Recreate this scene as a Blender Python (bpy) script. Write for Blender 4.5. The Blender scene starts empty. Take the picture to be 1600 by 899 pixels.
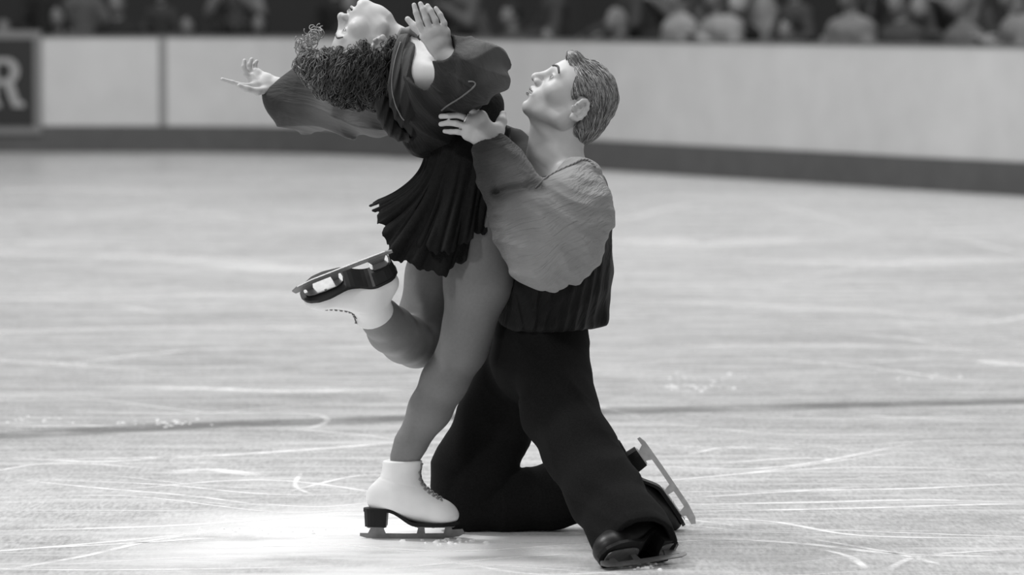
import bpy, bmesh, math, random
import numpy as np
from mathutils import Vector, Matrix
from mathutils.bvhtree import BVHTree

random.seed(7)
RNG = np.random.RandomState(7)
C = bpy.context.scene.collection
SC = bpy.context.scene

# ------------------------------------------------------------------ camera
FPX = 7200.0            # focal length in pixels (frame 1600 x 899)
CAM = np.array([0.0, -12.0, 1.393])
PITCH = math.atan((449.5 - 4.0) / FPX)
cd = bpy.data.cameras.new('camera')
cam = bpy.data.objects.new('camera', cd)
C.objects.link(cam)
cam.location = CAM
cam.rotation_euler = (math.pi / 2 - PITCH, 0, 0)
cd.sensor_width = 36.0
cd.lens = FPX / 1600.0 * 36.0
cd.clip_end = 300
cd.dof.use_dof = True
cd.dof.focus_distance = 11.9
cd.dof.aperture_fstop = 4.0
SC.camera = cam

def P(px, py, y=0.0):
    """world point seen at pixel (px,py) on the vertical plane Y=y"""
    r = np.array([1.0, 0, 0])
    f = np.array([0, math.cos(PITCH), -math.sin(PITCH)])
    u = np.array([0, math.sin(PITCH), math.cos(PITCH)])
    d = f * FPX + r * (px - 800.0) - u * (py - 449.5)
    return CAM + d * ((y - CAM[1]) / d[1])

def G(px, py):
    """point on the ice at a pixel"""
    r = np.array([1.0, 0, 0])
    f = np.array([0, math.cos(PITCH), -math.sin(PITCH)])
    u = np.array([0, math.sin(PITCH), math.cos(PITCH)])
    d = f * FPX + r * (px - 800.0) - u * (py - 449.5)
    return CAM + d * (-CAM[2] / d[2])
M = 600.0               # pixels per metre at the skaters

# ------------------------------------------------------------------ light
SC.view_settings.view_transform = 'Standard'
SC.view_settings.look = 'None'
SC.view_settings.gamma = 1.0
SC.view_settings.use_curve_mapping = False
SC.view_settings.exposure = 0.0
w = bpy.data.worlds.new('arena_air')
SC.world = w
w.use_nodes = True
w.node_tree.nodes['Background'].inputs[0].default_value = (1, 1, 1, 1)
w.node_tree.nodes['Background'].inputs[1].default_value = 0.30

def area(name, loc, target, size, power):
    l = bpy.data.lights.new(name, 'AREA')
    l.shape = 'RECTANGLE'; l.size = size[0]; l.size_y = size[1]; l.energy = power
    o = bpy.data.objects.new(name, l); C.objects.link(o)
    o.location = loc
    o.rotation_euler = (Vector(target) - Vector(loc)).to_track_quat('-Z', 'Y').to_euler()
    return o
def spot(name, loc, target, angle, blend, power, radius):
    l = bpy.data.lights.new(name, 'SPOT')
    l.energy = power; l.spot_size = math.radians(angle); l.spot_blend = blend
    l.shadow_soft_size = radius
    o = bpy.data.objects.new(name, l); C.objects.link(o)
    o.location = loc
    o.rotation_euler = (Vector(target) - Vector(loc)).to_track_quat('-Z', 'Y').to_euler()
    return o
area('ceiling_lights', (-1, 13, 13), (0, 13.5, 0), (24, 26), 4250)
spot('follow_spot', (-8, 3, 14), (-0.3, 0.2, 0.2), 25, 1.0, 4600, 0.9)
spot('front_spot', (-6, -12, 12), (0.0, 0.0, 0.8), 22, 1.0, 2600, 0.7)

# ------------------------------------------------------------------ materials
def lin(v):
    v = v / 255.0
    return v / 12.92 if v <= 0.04045 else ((v + 0.055) / 1.055) ** 2.4
def g3(v): return (v, v, v, 1.0)

class NT:
    def __init__(self, name):
        self.m = bpy.data.materials.new(name); self.m.use_nodes = True
        self.t = self.m.node_tree
        self.b = self.t.nodes['Principled BSDF']
        self.out = self.t.nodes['Material Output']
    def n(self, kind, **kw):
        x = self.t.nodes.new(kind)
        for k, v in kw.items():
            if k.startswith('i_'):
                key = k[2:].replace('_', ' ')
                x.inputs[key].default_value = v
            else: setattr(x, k, v)
        return x
    def l(self, a, b): self.t.links.new(a, b)
    def ramp(self, src, stops):
        r = self.n('ShaderNodeValToRGB')
        e = r.color_ramp.elements
        while len(e) < len(stops): e.new(0.5)
        for el, (p, v) in zip(e, stops):
            el.position = p; el.color = g3(v)
        self.l(src, r.inputs[0]); return r.outputs[0]
    def mul(self, a, b, mode='MULTIPLY', fac=1.0):
        m = self.n('ShaderNodeMix', data_type='RGBA', blend_type=mode)
        m.inputs[0].default_value = fac
        for s, x in ((6, a), (7, b)):
            if hasattr(x, 'links'): self.l(x, m.inputs[s])
            else: m.inputs[s].default_value = g3(x)
        return m.outputs[2]

MATS = {}
def mat(name, v, rough=0.6, metal=0.0, noise=(0.12, 60.0), bump=None, tint=False, spec=0.5, sheen=0.0, wave=None):
    """procedural grey material; v = linear reflectance"""
    if name in MATS: return MATS[name]
    t = NT(name)
    tc = t.n('ShaderNodeTexCoord')
    nz = t.n('ShaderNodeTexNoise', i_Scale=noise[1], i_Detail=4.0)
    t.l(tc.outputs['Object'], nz.inputs['Vector'])
    col = t.ramp(nz.outputs[0], [(0.3, v * (1 - noise[0])), (0.7, v * (1 + noise[0]))])
    if tint:
        at = t.n('ShaderNodeAttribute', attribute_name='tint')
        col = t.mul(col, at.outputs['Color'])
    t.l(col, t.b.inputs['Base Color'])
    t.b.inputs['Roughness'].default_value = rough
    t.b.inputs['Metallic'].default_value = metal
    t.b.inputs['Specular IOR Level'].default_value = spec
    if sheen:
        t.b.inputs['Sheen Weight'].default_value = sheen
    last = None
    if wave:
        sc, dist, st, rot = wave
        mp = t.n('ShaderNodeMapping'); mp.inputs['Rotation'].default_value = rot
        t.l(tc.outputs['Object'], mp.inputs[0])
        wv = t.n('ShaderNodeTexWave', i_Scale=sc, i_Distortion=dist, i_Detail=2.0)
        wv.inputs['Detail Scale'].default_value = 1.5
        t.l(mp.outputs[0], wv.inputs['Vector'])
        b = t.n('ShaderNodeBump', i_Strength=st, i_Distance=0.004)
        t.l(wv.outputs['Fac'], b.inputs['Height'])
        last = b.outputs[0]
    if bump:
        b = t.n('ShaderNodeBump', i_Strength=bump[0], i_Distance=bump[2] if len(bump) > 2 else 0.002)
        n2 = t.n('ShaderNodeTexNoise', i_Scale=bump[1], i_Detail=3.0)
        t.l(tc.outputs['Object'], n2.inputs['Vector'])
        t.l(n2.outputs[0], b.inputs['Height'])
        if last: t.l(last, b.inputs['Normal'])
        last = b.outputs[0]
    if last: t.l(last, t.b.inputs['Normal'])
    MATS[name] = t.m
    return t.m

# ------------------------------------------------------------------ object helpers
def put(ob, label=None, cat=None, group=None, kind=None):
    for k, v in (('label', label), ('category', cat), ('group', group), ('kind', kind)):
        if v: ob[k] = v
    return ob
def empty(name, loc=(0, 0, 0)):
    o = bpy.data.objects.new(name, None); C.objects.link(o); o.location = loc
    o.empty_display_size = 0.1
    return o
def mesh_obj(name, verts, faces, m, parent=None, smooth=True, tint=None, keep_world=True):
    me = bpy.data.meshes.new(name)
    verts = np.asarray(verts, dtype=np.float64)
    off = np.zeros(3)
    if parent is not None: off = np.array(root_loc(parent))
    v = verts - off
    if isinstance(faces, np.ndarray):
        nf, k = faces.shape
        me.vertices.add(len(v)); me.vertices.foreach_set('co', v.astype(np.float32).ravel())
        me.loops.add(nf * k); me.loops.foreach_set('vertex_index', faces.astype(np.int32).ravel())
        me.polygons.add(nf)
        me.polygons.foreach_set('loop_start', np.arange(0, nf * k, k, dtype=np.int32))
        me.polygons.foreach_set('loop_total', np.full(nf, k, dtype=np.int32))
        me.update(calc_edges=True); me.validate()
    else:
        me.from_pydata([tuple(a) for a in v], [], faces); me.update()
    if smooth: me.polygons.foreach_set('use_smooth', [True] * len(me.polygons))
    if tint is not None:
        a = me.color_attributes.new('tint', 'FLOAT_COLOR', 'POINT')
        c = np.ones((len(v), 4), dtype=np.float32); c[:, :3] = np.asarray(tint).reshape(-1, 1) if np.asarray(tint).ndim == 1 else tint
        a.data.foreach_set('color', c.ravel())
    me.materials.append(m)
    o = bpy.data.objects.new(name, me); C.objects.link(o)
    if parent is not None: o.parent = parent
    return o
def root_loc(o):
    v = np.zeros(3)
    while o is not None:
        v = v + np.array(o.location); o = o.parent
    return v

class MB:
    """collects simple solids into one mesh"""
    def __init__(s): s.v = []; s.f = []
    def add(s, v, f):
        n = len(s.v); s.v += [tuple(x) for x in v]; s.f += [tuple(i + n for i in q) for q in f]
    def box(s, c, h, R=None):
        c = np.array(c, float); R = np.eye(3) if R is None else R
        vs = [c + R @ (np.array([x, y, z]) * h) for x in (-1, 1) for y in (-1, 1) for z in (-1, 1)]
        s.add(vs, [(0, 1, 3, 2), (4, 6, 7, 5), (0, 4, 5, 1), (2, 3, 7, 6), (0, 2, 6, 4), (1, 5, 7, 3)])
    def tube(s, pts, rad, n=6, closed=False):
        pts = [np.array(p, float) for p in pts]; N = len(pts)
        if not hasattr(rad, '__len__'): rad = [rad] * N
        ref = np.array([0.31, 0.2, 0.93]); rings = []
        for i, p in enumerate(pts):
            a = pts[(i - 1) % N] if closed or i > 0 else pts[i]
            b = pts[(i + 1) % N] if closed or i < N - 1 else pts[i]
            t = b - a; t = t / (np.linalg.norm(t) + 1e-9)
            x = ref - t * ref.dot(t)
            if np.linalg.norm(x) < 1e-3: x = np.array([1.0, 0, 0]) - t * t[0]
            x /= np.linalg.norm(x); ref = x; y = np.cross(t, x)
            rings.append([p + rad[i] * (math.cos(k * 2 * math.pi / n) * x + math.sin(k * 2 * math.pi / n) * y) for k in range(n)])
        base = len(s.v)
        for r in rings: s.v += [tuple(q) for q in r]
        for i in range(N if closed else N - 1):
            j = (i + 1) % N
            for k in range(n):
                s.f.append((base + i * n + k, base + i * n + (k + 1) % n, base + j * n + (k + 1) % n, base + j * n + k))
        if not closed:
            s.f.append(tuple(base + k for k in range(n))[::-1]); s.f.append(tuple(base + (N - 1) * n + k for k in range(n)))
    def prism(s, poly, fr, lo, hi):
        """polygon in (a,b) extruded along third axis, fr(a,b,c)->world"""
        n = len(poly)
        vs = [fr(a, b, lo) for a, b in poly] + [fr(a, b, hi) for a, b in poly]
        f = [tuple(range(n))[::-1], tuple(range(n, 2 * n))]
        f += [(i, (i + 1) % n, n + (i + 1) % n, n + i) for i in range(n)]
        s.add(vs, f)
    def build(s, name, m, parent=None, smooth=True):
        return mesh_obj(name, s.v, s.f, m, parent, smooth)

# ------------------------------------------------------------------ implicit surfaces
def unit(v):
    v = np.array(v, float); return v / np.linalg.norm(v)
def nrm(a): return np.sqrt(np.einsum('ij,ij->i', a, a))

class Prim:
    def __init__(s, kind, k=0.01, sub=False, **a):
        s.kind = kind; s.k = k; s.sub = sub; s.a = a
        if kind == 'c':
            r = max(a['ra'], a['rb']) * max(1.0, a.get('fl', (None, 1))[1])
            s.lo = np.minimum(a['a'], a['b']) - r; s.hi = np.maximum(a['a'], a['b']) + r
        else:
            r = np.abs(a['R']) @ a['r']
            s.lo = a['c'] - r; s.hi = a['c'] + r
    def d(s, p):
        a = s.a
        if s.kind == 'c':
            A, B = a['a'], a['b']; ba = B - A; l2 = max(ba.dot(ba), 1e-9)
            pa = p - A; t = np.clip(pa @ ba / l2, 0, 1)
            q = pa - t[:, None] * ba
            if 'fl' in a:
                n, f = a['fl']
                q = q + (1.0 / f - 1.0) * (q @ n)[:, None] * n
            return nrm(q) - (a['ra'] + (a['rb'] - a['ra']) * t)
        q = (p - a['c']) @ a['R']
        r = a['r']
        k0 = nrm(q / r); k1 = nrm(q / (r * r))
        return np.where(k1 > 1e-6, k0 * (k0 - 1.0) / np.maximum(k1, 1e-6), -r.min())
    def xf(s, R, t, sc):
        a = dict(s.a)
        if s.kind == 'c':
            a['a'] = t + sc * (R @ a['a']); a['b'] = t + sc * (R @ a['b']); a['ra'] *= sc; a['rb'] *= sc
            if 'fl' in a: a['fl'] = (R @ a['fl'][0], a['fl'][1])
        else:
            a['c'] = t + sc * (R @ a['c']); a['R'] = R @ a['R']; a['r'] = a['r'] * sc
        return Prim(s.kind, s.k * sc, s.sub, **a)

def cap(a, b, ra, rb=None, k=0.01, sub=False, fl=None):
    kw = dict(a=np.array(a, float), b=np.array(b, float), ra=ra, rb=ra if rb is None else rb)
    if fl is not None: kw['fl'] = (unit(fl[0]), fl[1])
    return Prim('c', k, sub, **kw)
def ell(c, r, k=0.01, sub=False, R=None):
    r = np.array([r] * 3 if not hasattr(r, '__len__') else r, float)
    return Prim('e', k, sub, c=np.array(c, float), r=r, R=np.eye(3) if R is None else R)
def chain(st, k=0.015, y=None, fl=None):
    """stations (px,py,Y,rpx)"""
    out = []
    for a, b in zip(st[:-1], st[1:]):
        out.append(cap(P(*a[:3]), P(*b[:3]), a[3] / M, b[3] / M, k, fl=fl))
    return out

def rotaxis(ax, ang):
    return np.array(Matrix.Rotation(ang, 3, Vector(ax)))
def frame(x, z):
    """columns: x (given), y, z (orthogonalised)"""
    x = unit(x); z = np.array(z, float); z = unit(z - x * x.dot(z)); y = np.cross(z, x)
    return np.stack([x, y, z], 1)

def smin(a, b, k):
    if k <= 0: return np.minimum(a, b)
    h = np.maximum(k - np.abs(a - b), 0.0) / k
    return np.minimum(a, b) - h * h * k * 0.25

class Field:
    """groups of primitives; each group folds by itself and then joins with its own k"""
    def __init__(s): s.groups = []; s.post = None; s.pad = 0.0
    def add(s, prims, k=0.02): s.groups.append((prims, k)); return s
    def bbox(s):
        lo = np.min([p.lo for g, _ in s.groups for p in g if not p.sub], 0); hi = np.max([p.hi for g, _ in s.groups for p in g if not p.sub], 0)
        return lo, hi
    def ev(s, pts, blo=None, bhi=None):
        tot = None
        for g, kk in s.groups:
            d = None
            for p in g:
                if blo is not None:
                    m = max(p.k, kk) + 0.03 + s.pad
                    if (p.lo - m > bhi).any() or (p.hi + m < blo).any(): continue
                x = p.d(pts)
                if p.sub:
                    if d is not None: d = -smin(-d, x, p.k)
                else: d = x if d is None else smin(d, x, p.k)
            if d is None: continue
            tot = d if tot is None else smin(tot, d, kk)
        if tot is None: tot = np.full(len(pts), 1.0)
        if s.post is not None: tot = s.post(pts, tot)
        return tot

def surface(F, h, N=20):
    lo, hi = F.bbox(); lo = lo - h * 3 - F.pad; hi = hi + h * 3 + F.pad
    nb = np.ceil((hi - lo) / (h * N)).astype(int)
    i0, j0, k0 = np.meshgrid(*[np.arange(n) for n in nb], indexing='ij')
    B = np.stack([i0.ravel(), j0.ravel(), k0.ravel()], 1)
    dims = nb * N + 2
    ax = np.arange(N + 1)
    X, Y, Z = np.meshgrid(ax, ax, ax, indexing='ij')
    loc = np.stack([X.ravel(), Y.ravel(), Z.ravel()], 1)
    cellids = []; cellpos = []; quads = []
    def cid(c): return (c[..., 0].astype(np.int64) * dims[1] + c[..., 1]) * dims[2] + c[..., 2]
    half = h * N / 2
    ctr = lo + (B + 0.5) * (h * N)
    far = np.zeros(len(B), bool)
    allp = [p for g, _ in F.groups for p in g if not p.sub]
    near = np.zeros(len(B), bool)
    for p in allp:
        m = half + 0.02 + F.pad
        near |= ((ctr > p.lo - m) & (ctr < p.hi + m)).all(1)
    for bi in np.nonzero(near)[0]:
        b = B[bi] * N
        blo = lo + b * h; bhi = blo + N * h
        c = ctr[bi:bi + 1]
        dc = F.ev(c, blo, bhi)[0]
        if abs(dc) > half * 1.75 * 1.8 + F.pad: continue
        pts = blo + loc * h
        D = F.ev(pts, blo, bhi).reshape(N + 1, N + 1, N + 1)
        S = D < 0
        if S.all() or not S.any(): continue
        cs = S[:-1, :-1, :-1].astype(np.int8)
        cnt = np.zeros((N, N, N), np.int8)
        for a in (0, 1):
            for bb in (0, 1):
                for cc in (0, 1): cnt += S[a:N + a, bb:N + bb, cc:N + cc]
        act = np.argwhere((cnt > 0) & (cnt < 8))
        if len(act) == 0: continue
        acc = np.zeros((len(act), 3)); num = np.zeros(len(act))
        I = act
        for axis in range(3):
            o = [q for q in range(3) if q != axis]
            for a in (0, 1):
                for bb in (0, 1):
                    p0 = I.copy(); p0[:, o[0]] += a; p0[:, o[1]] += bb
                    p1 = p0.copy(); p1[:, axis] += 1
                    d0 = D[p0[:, 0], p0[:, 1], p0[:, 2]]; d1 = D[p1[:, 0], p1[:, 1], p1[:, 2]]
                    cr = (d0 < 0) != (d1 < 0)
                    t = np.where(cr, d0 / np.where(cr, d0 - d1, 1), 0)
                    q = p0 + 0.0; q[:, axis] += t
                    acc[cr] += q[cr]; num[cr] += 1
        vp = blo + (acc / num[:, None]) * h
        cellids.append(cid(I + b)); cellpos.append(vp)
        for axis in range(3):
            o1, o2 = (axis + 1) % 3, (axis + 2) % 3
            sl0 = [slice(0, N)] * 3; sl1 = [slice(0, N)] * 3; sl1[axis] = slice(1, N + 1)
            s0 = S[tuple(sl0)]; s1 = S[tuple(sl1)]
            e = np.argwhere(s0 != s1)
            if len(e) == 0: continue
            flip = s0[e[:, 0], e[:, 1], e[:, 2]]
            g = e + b
            q = []
            for d1_, d2_ in ((-1, -1), (0, -1), (0, 0), (-1, 0)):
                c4 = g.copy(); c4[:, o1] += d1_; c4[:, o2] += d2_; q.append(cid(c4))
            q = np.stack(q, 1)
            q[~flip] = q[~flip][:, ::-1]
            quads.append(q)
    ids = np.concatenate(cellids); pos = np.concatenate(cellpos); Q = np.concatenate(quads)
    o = np.argsort(ids); ids = ids[o]; pos = pos[o]
    ii = np.searchsorted(ids, Q); ii = np.clip(ii, 0, len(ids) - 1)
    ok = (ids[ii] == Q).all(1)
    return pos, ii[ok]

def drop_islands(v, f, keep_frac=0.02):
    """drop tiny stray islands of a surface"""
    n = len(v); lab = np.arange(n)
    e = np.concatenate([f[:, [0, 1]], f[:, [1, 2]], f[:, [2, 3]]])
    while True:
        m = np.minimum(lab[e[:, 0]], lab[e[:, 1]])
        new = lab.copy(); np.minimum.at(new, e[:, 0], m); np.minimum.at(new, e[:, 1], m)
        new = new[new]
        if (new == lab).all(): break
        lab = new
    u, inv, cnt = np.unique(lab, return_inverse=True, return_counts=True)
    good = cnt[inv] >= max(30, keep_frac * n)
    idx = np.cumsum(good) - 1
    return v[good], idx[f[good[f].all(1)]]

def vnoise(p, s, seed=0):
    """cheap smooth pseudo-noise in about -1..1"""
    r = np.random.RandomState(seed); out = 0
    for i in range(5):
        d = r.randn(3); d /= np.linalg.norm(d); f = s * (0.7 + 0.9 * r.rand())
        out = out + np.sin(p @ d * f + r.rand() * 6.28 + 1.3 * np.sin(p @ np.roll(d, 1) * f * 0.6 + r.rand() * 6))
    return out / 5.0 * 1.6

# ================================================================== THE RINK
def catmull(xs, ys, x):
    """smooth interpolation of control values"""
    i = max(0, min(len(xs) - 2, int(np.searchsorted(xs, x) - 1)))
    t = (x - xs[i]) / (xs[i + 1] - xs[i])
    def sl(j):
        j0, j1 = max(0, j - 1), min(len(xs) - 1, j + 1)
        return (ys[j1] - ys[j0]) / (xs[j1] - xs[j0])
    h = xs[i + 1] - xs[i]; m0, m1 = sl(i) * h, sl(i + 1) * h
    return (2*t**3-3*t**2+1)*ys[i] + (t**3-2*t**2+t)*m0 + (-2*t**3+3*t**2)*ys[i+1] + (t**3-t**2)*m1

BX = [-4200, -3000, -2000, -900, -300, 0, 400, 600, 800, 944, 1100, 1300, 1450, 1600, 1800, 2200, 2700, 3300, 4200]
BY = [330, 268, 244, 238, 238, 238, 239, 245, 256, 266, 276, 288, 298, 307, 322, 352, 395, 470, 680]
board_px = list(np.arange(-4200, 4181, 40.0))
base = [G(x, catmull(BX, BY, x)) for x in board_px]
def board_at(px, dist=0.0, z=0.0):
    """point along the boards at pixel column px, dist metres outwards"""
    a = G(px - 5, catmull(BX, BY, px - 5)); b = G(px + 5, catmull(BX, BY, px + 5))
    t = unit(b - a); n = np.array([-t[1], t[0], 0.0])
    p = (a + b) / 2 + n * dist; p[2] = z
    return p, t, n
def sweep(name, prof, m, pxs=board_px, parent=None):
    """profile points (outward distance, height) swept along the boards"""
    v = []; f = []; n = len(prof)
    for px in pxs:
        for dd, z in prof: v.append(board_at(px, dd, z)[0])
    for i in range(len(pxs) - 1):
        for k in range(n):
            f.append((i * n + k, i * n + (k + 1) % n, (i + 1) * n + (k + 1) % n, (i + 1) * n + k))
    f.append(tuple(range(n))); f.append(tuple((len(pxs) - 1) * n + k for k in range(n))[::-1])
    return mesh_obj(name, v, f, m, parent, smooth=False)

# --- ice
def ice_material():
    t = NT('ice')
    tc = t.n('ShaderNodeTexCoord')
    def noise(scale, sx, sy, det=5.0, rough=0.6, rot=0.0, dist=0.0):
        mp = t.n('ShaderNodeMapping'); mp.inputs['Scale'].default_value = (sx, sy, 1); mp.inputs['Rotation'].default_value = (0, 0, rot)
        t.l(tc.outputs['Object'], mp.inputs[0])
        x = t.n('ShaderNodeTexNoise', i_Scale=scale, i_Detail=det, i_Roughness=rough, i_Distortion=dist)
        t.l(mp.outputs[0], x.inputs['Vector']); return x.outputs[0]
    big = t.ramp(noise(0.55, 1, 1, 4), [(0.3, 0.40), (0.7, 0.56)])
    # scraped, whitened streaks in several skating directions
    s1 = t.ramp(noise(3.0, 0.25, 3.2, 6, 0.7, 0.08), [(0.48, 0.0), (0.72, 1.0)])
    s2 = t.ramp(noise(2.6, 0.3, 4.0, 6, 0.7, -0.35), [(0.55, 0.0), (0.75, 1.0)])
    fine = t.mul(t.ramp(noise(95.0, 1, 0.14, 2), [(0.3, 0.74), (0.7, 1.24)]), t.ramp(noise(9.0, 1, 0.35, 6, 0.7), [(0.3, 0.82), (0.7, 1.15)]))
    # whiter, noise-broken patch around the spot where the pair skates
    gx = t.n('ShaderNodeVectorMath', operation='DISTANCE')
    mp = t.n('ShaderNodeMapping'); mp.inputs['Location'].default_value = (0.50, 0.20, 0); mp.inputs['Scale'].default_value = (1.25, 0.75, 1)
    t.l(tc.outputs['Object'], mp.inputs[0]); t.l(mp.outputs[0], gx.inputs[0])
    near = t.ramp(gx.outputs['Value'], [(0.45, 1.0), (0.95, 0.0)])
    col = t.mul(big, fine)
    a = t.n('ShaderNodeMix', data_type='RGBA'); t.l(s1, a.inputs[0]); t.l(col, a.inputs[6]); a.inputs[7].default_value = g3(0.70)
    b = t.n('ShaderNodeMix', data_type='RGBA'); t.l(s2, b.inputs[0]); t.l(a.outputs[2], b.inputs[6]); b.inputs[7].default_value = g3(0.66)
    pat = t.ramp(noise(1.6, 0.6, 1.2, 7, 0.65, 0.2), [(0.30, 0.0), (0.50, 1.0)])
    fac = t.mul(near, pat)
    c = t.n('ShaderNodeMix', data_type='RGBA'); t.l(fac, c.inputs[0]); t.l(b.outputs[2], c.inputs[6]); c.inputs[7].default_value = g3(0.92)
    t.l(c.outputs[2], t.b.inputs['Base Color'])
    r = t.ramp(noise(4.0, 0.5, 2.0, 5), [(0.3, 0.20), (0.7, 0.42)])
    t.l(r, t.b.inputs['Roughness'])
    t.b.inputs['IOR'].default_value = 1.31
    bp = t.n('ShaderNodeBump', i_Strength=0.25, i_Distance=0.004)
    t.l(noise(30.0, 0.5, 2.0, 5), bp.inputs['Height'])
    t.l(bp.outputs[0], t.b.inputs['Normal'])
    return t.m
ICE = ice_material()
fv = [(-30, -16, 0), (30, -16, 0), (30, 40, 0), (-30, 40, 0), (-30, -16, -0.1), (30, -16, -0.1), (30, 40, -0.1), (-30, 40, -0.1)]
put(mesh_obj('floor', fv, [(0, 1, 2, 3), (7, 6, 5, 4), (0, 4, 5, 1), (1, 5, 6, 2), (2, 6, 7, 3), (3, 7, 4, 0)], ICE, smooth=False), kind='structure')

# --- boards
m_board = mat('white_board', 0.60, 0.45, noise=(0.05, 3))
m_kick = mat('kick_strip', 0.088, 0.5, noise=(0.1, 6))
m_seam = mat('board_seam', 0.26, 0.6)
put(sweep('wall_back', [(0, 0), (0.09, 0), (0.09, 1.065), (0, 1.065)], m_board), kind='structure')
put(sweep('baseboard_back', [(-0.02, 0), (-0.001, 0), (-0.001, 0.245), (-0.02, 0.245)], m_kick), kind='structure')
put(sweep('trim_1', [(-0.01, 1.067), (0.10, 1.067), (0.10, 1.09), (-0.01, 1.09)], mat('cap_rail', 0.14, 0.5)), kind='structure')
put(sweep('trim_2', [(-0.012, 0.247), (-0.001, 0.247), (-0.001, 1.066), (-0.012, 1.066)], m_seam, [249, 255, 261]), kind='structure')

# --- advertising sign at the left
sgn = empty('advertising_board', board_at(0, 0, 0)[0])
put(sgn, 'dark advertising sign with a pale letter R fixed to the rink boards', 'sign')
Gs = list(np.arange(-330, 60, 26.0)) + [66.0]
sweep('sign_backing', [(-0.05, 0.17), (-0.001, 0.17), (-0.001, 1.135), (-0.05, 1.135)], mat('sign_frame', 0.20, 0.6), Gs, sgn)
sweep('sign_panel', [(-0.062, 0.245), (-0.051, 0.245), (-0.051, 1.055), (-0.062, 1.055)], mat('sign_black', 0.018, 0.5), list(np.arange(-320, 40, 24.0)) + [54.0], sgn)
def letter_R():
    mb = MB()
    o, tt, nn = board_at(-22, -0.064)
    def fr(a, b, c): return o + tt * (a * 0.36) + np.array([0, 0, 0.42 + b * 0.46]) - nn * c
    st = [(0.05, 0), (0.42, 0), (0.42, 0.1), (0.34, 0.12), (0.34, 0.88), (0.42, 0.9), (0.42, 1), (0.05, 1), (0.05, 0.9), (0.12, 0.88), (0.12, 0.12), (0.05, 0.1)]
    mb.prism(st, fr, 0, 0.012)
    bowl = []
    for i in range(13):
        a = math.pi / 2 - math.pi * i / 12; bowl.append((0.58 + 0.33 * math.cos(a), 0.73 + 0.27 * math.sin(a)))
    inner = []
    for i in range(13):
        a = -math.pi / 2 + math.pi * i / 12; inner.append((0.54 + 0.15 * math.cos(a), 0.73 + 0.155 * math.sin(a)))
    for i in range(12):
        mb.prism([bowl[i], bowl[i + 1], inner[11 - i], inner[12 - i]], fr, 0, 0.012)
    mb.prism([(0.34, 0.885), (0.54, 0.885), (0.58, 1.0), (0.34, 1.0)], fr, 0, 0.0121)
    mb.prism([(0.34, 0.46), (0.58, 0.46), (0.54, 0.575), (0.34, 0.575)], fr, 0, 0.0121)
    mb.prism([(0.50, 0.5), (0.74, 0.52), (0.90, 0.14), (1.04, 0.1), (1.04, 0), (0.74, 0)], fr, 0, 0.0119)
    return mb
letter_R().build('sign_letter', mat('sign_letter', 0.34, 0.6), sgn, smooth=False)

# --- tracks in the ice
def track_material(name, v, alpha, sc=8.0):
    t = NT(name)
    tc = t.n('ShaderNodeTexCoord')
    nz = t.n('ShaderNodeTexNoise', i_Scale=sc, i_Detail=5.0, i_Roughness=0.7)
    t.l(tc.outputs['Object'], nz.inputs['Vector'])
    at = t.n('ShaderNodeAttribute', attribute_name='tint')
    r = t.ramp(nz.outputs[0], [(0.35, alpha * 0.25), (0.6, alpha)])
    t.l(t.mul(r, at.outputs['Color']), t.b.inputs['Alpha'])
    t.b.inputs['Base Color'].default_value = g3(v); t.b.inputs['Roughness'].default_value = 0.7
    return t.m
def ribbon(V, F, T, pts, wd, z, soft=True):
    """ribbon on the ice through ground points; soft edge by three strips"""
    n = len(pts); b0 = len(V)
    for i, p in enumerate(pts):
        a = pts[max(0, i - 1)]; b = pts[min(n - 1, i + 1)]
        t = unit(b - a); s = np.array([-t[1], t[0], 0])
        e = min(1.0, 4.0 * min(i, n - 1 - i) / n + 0.15)
        for k, tv in ((-1, 0.0), (-0.4, 1.0), (0.4, 1.0), (1, 0.0)):
            q = p + s * wd * 0.5 * k; V.append((q[0], q[1], z)); T.append(tv * e)
    for i in range(n - 1):
        for k in range(3):
            F.append((b0 + i * 4 + k, b0 + i * 4 + k + 1, b0 + i * 4 + k + 5, b0 + i * 4 + k + 4))
def clamp_px(x, y):
    return x, max(y, catmull(BX, BY, x) + 12)
def pxcurve(ctrl, n=24):
    xs = np.arange(len(ctrl)); out = []
    for t in np.linspace(0, len(ctrl) - 1.0001, n):
        out.append(G(*clamp_px(catmull(xs, [c[0] for c in ctrl], t), catmull(xs, [c[1] for c in ctrl], t))))
    return out
V, F, T = [], [], []
ribbon(V, F, T, pxcurve([(-300, 692), (0, 681), (300, 666), (620, 655), (930, 644), (1200, 637), (1600, 627), (2000, 622)], 60), 0.30, 0.0012)
put(mesh_obj('trim_3', V, F, track_material('line_under_ice', 0.16, 0.72, 2.0), tint=T), kind='structure')
V, F, T = [], [], []
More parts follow.
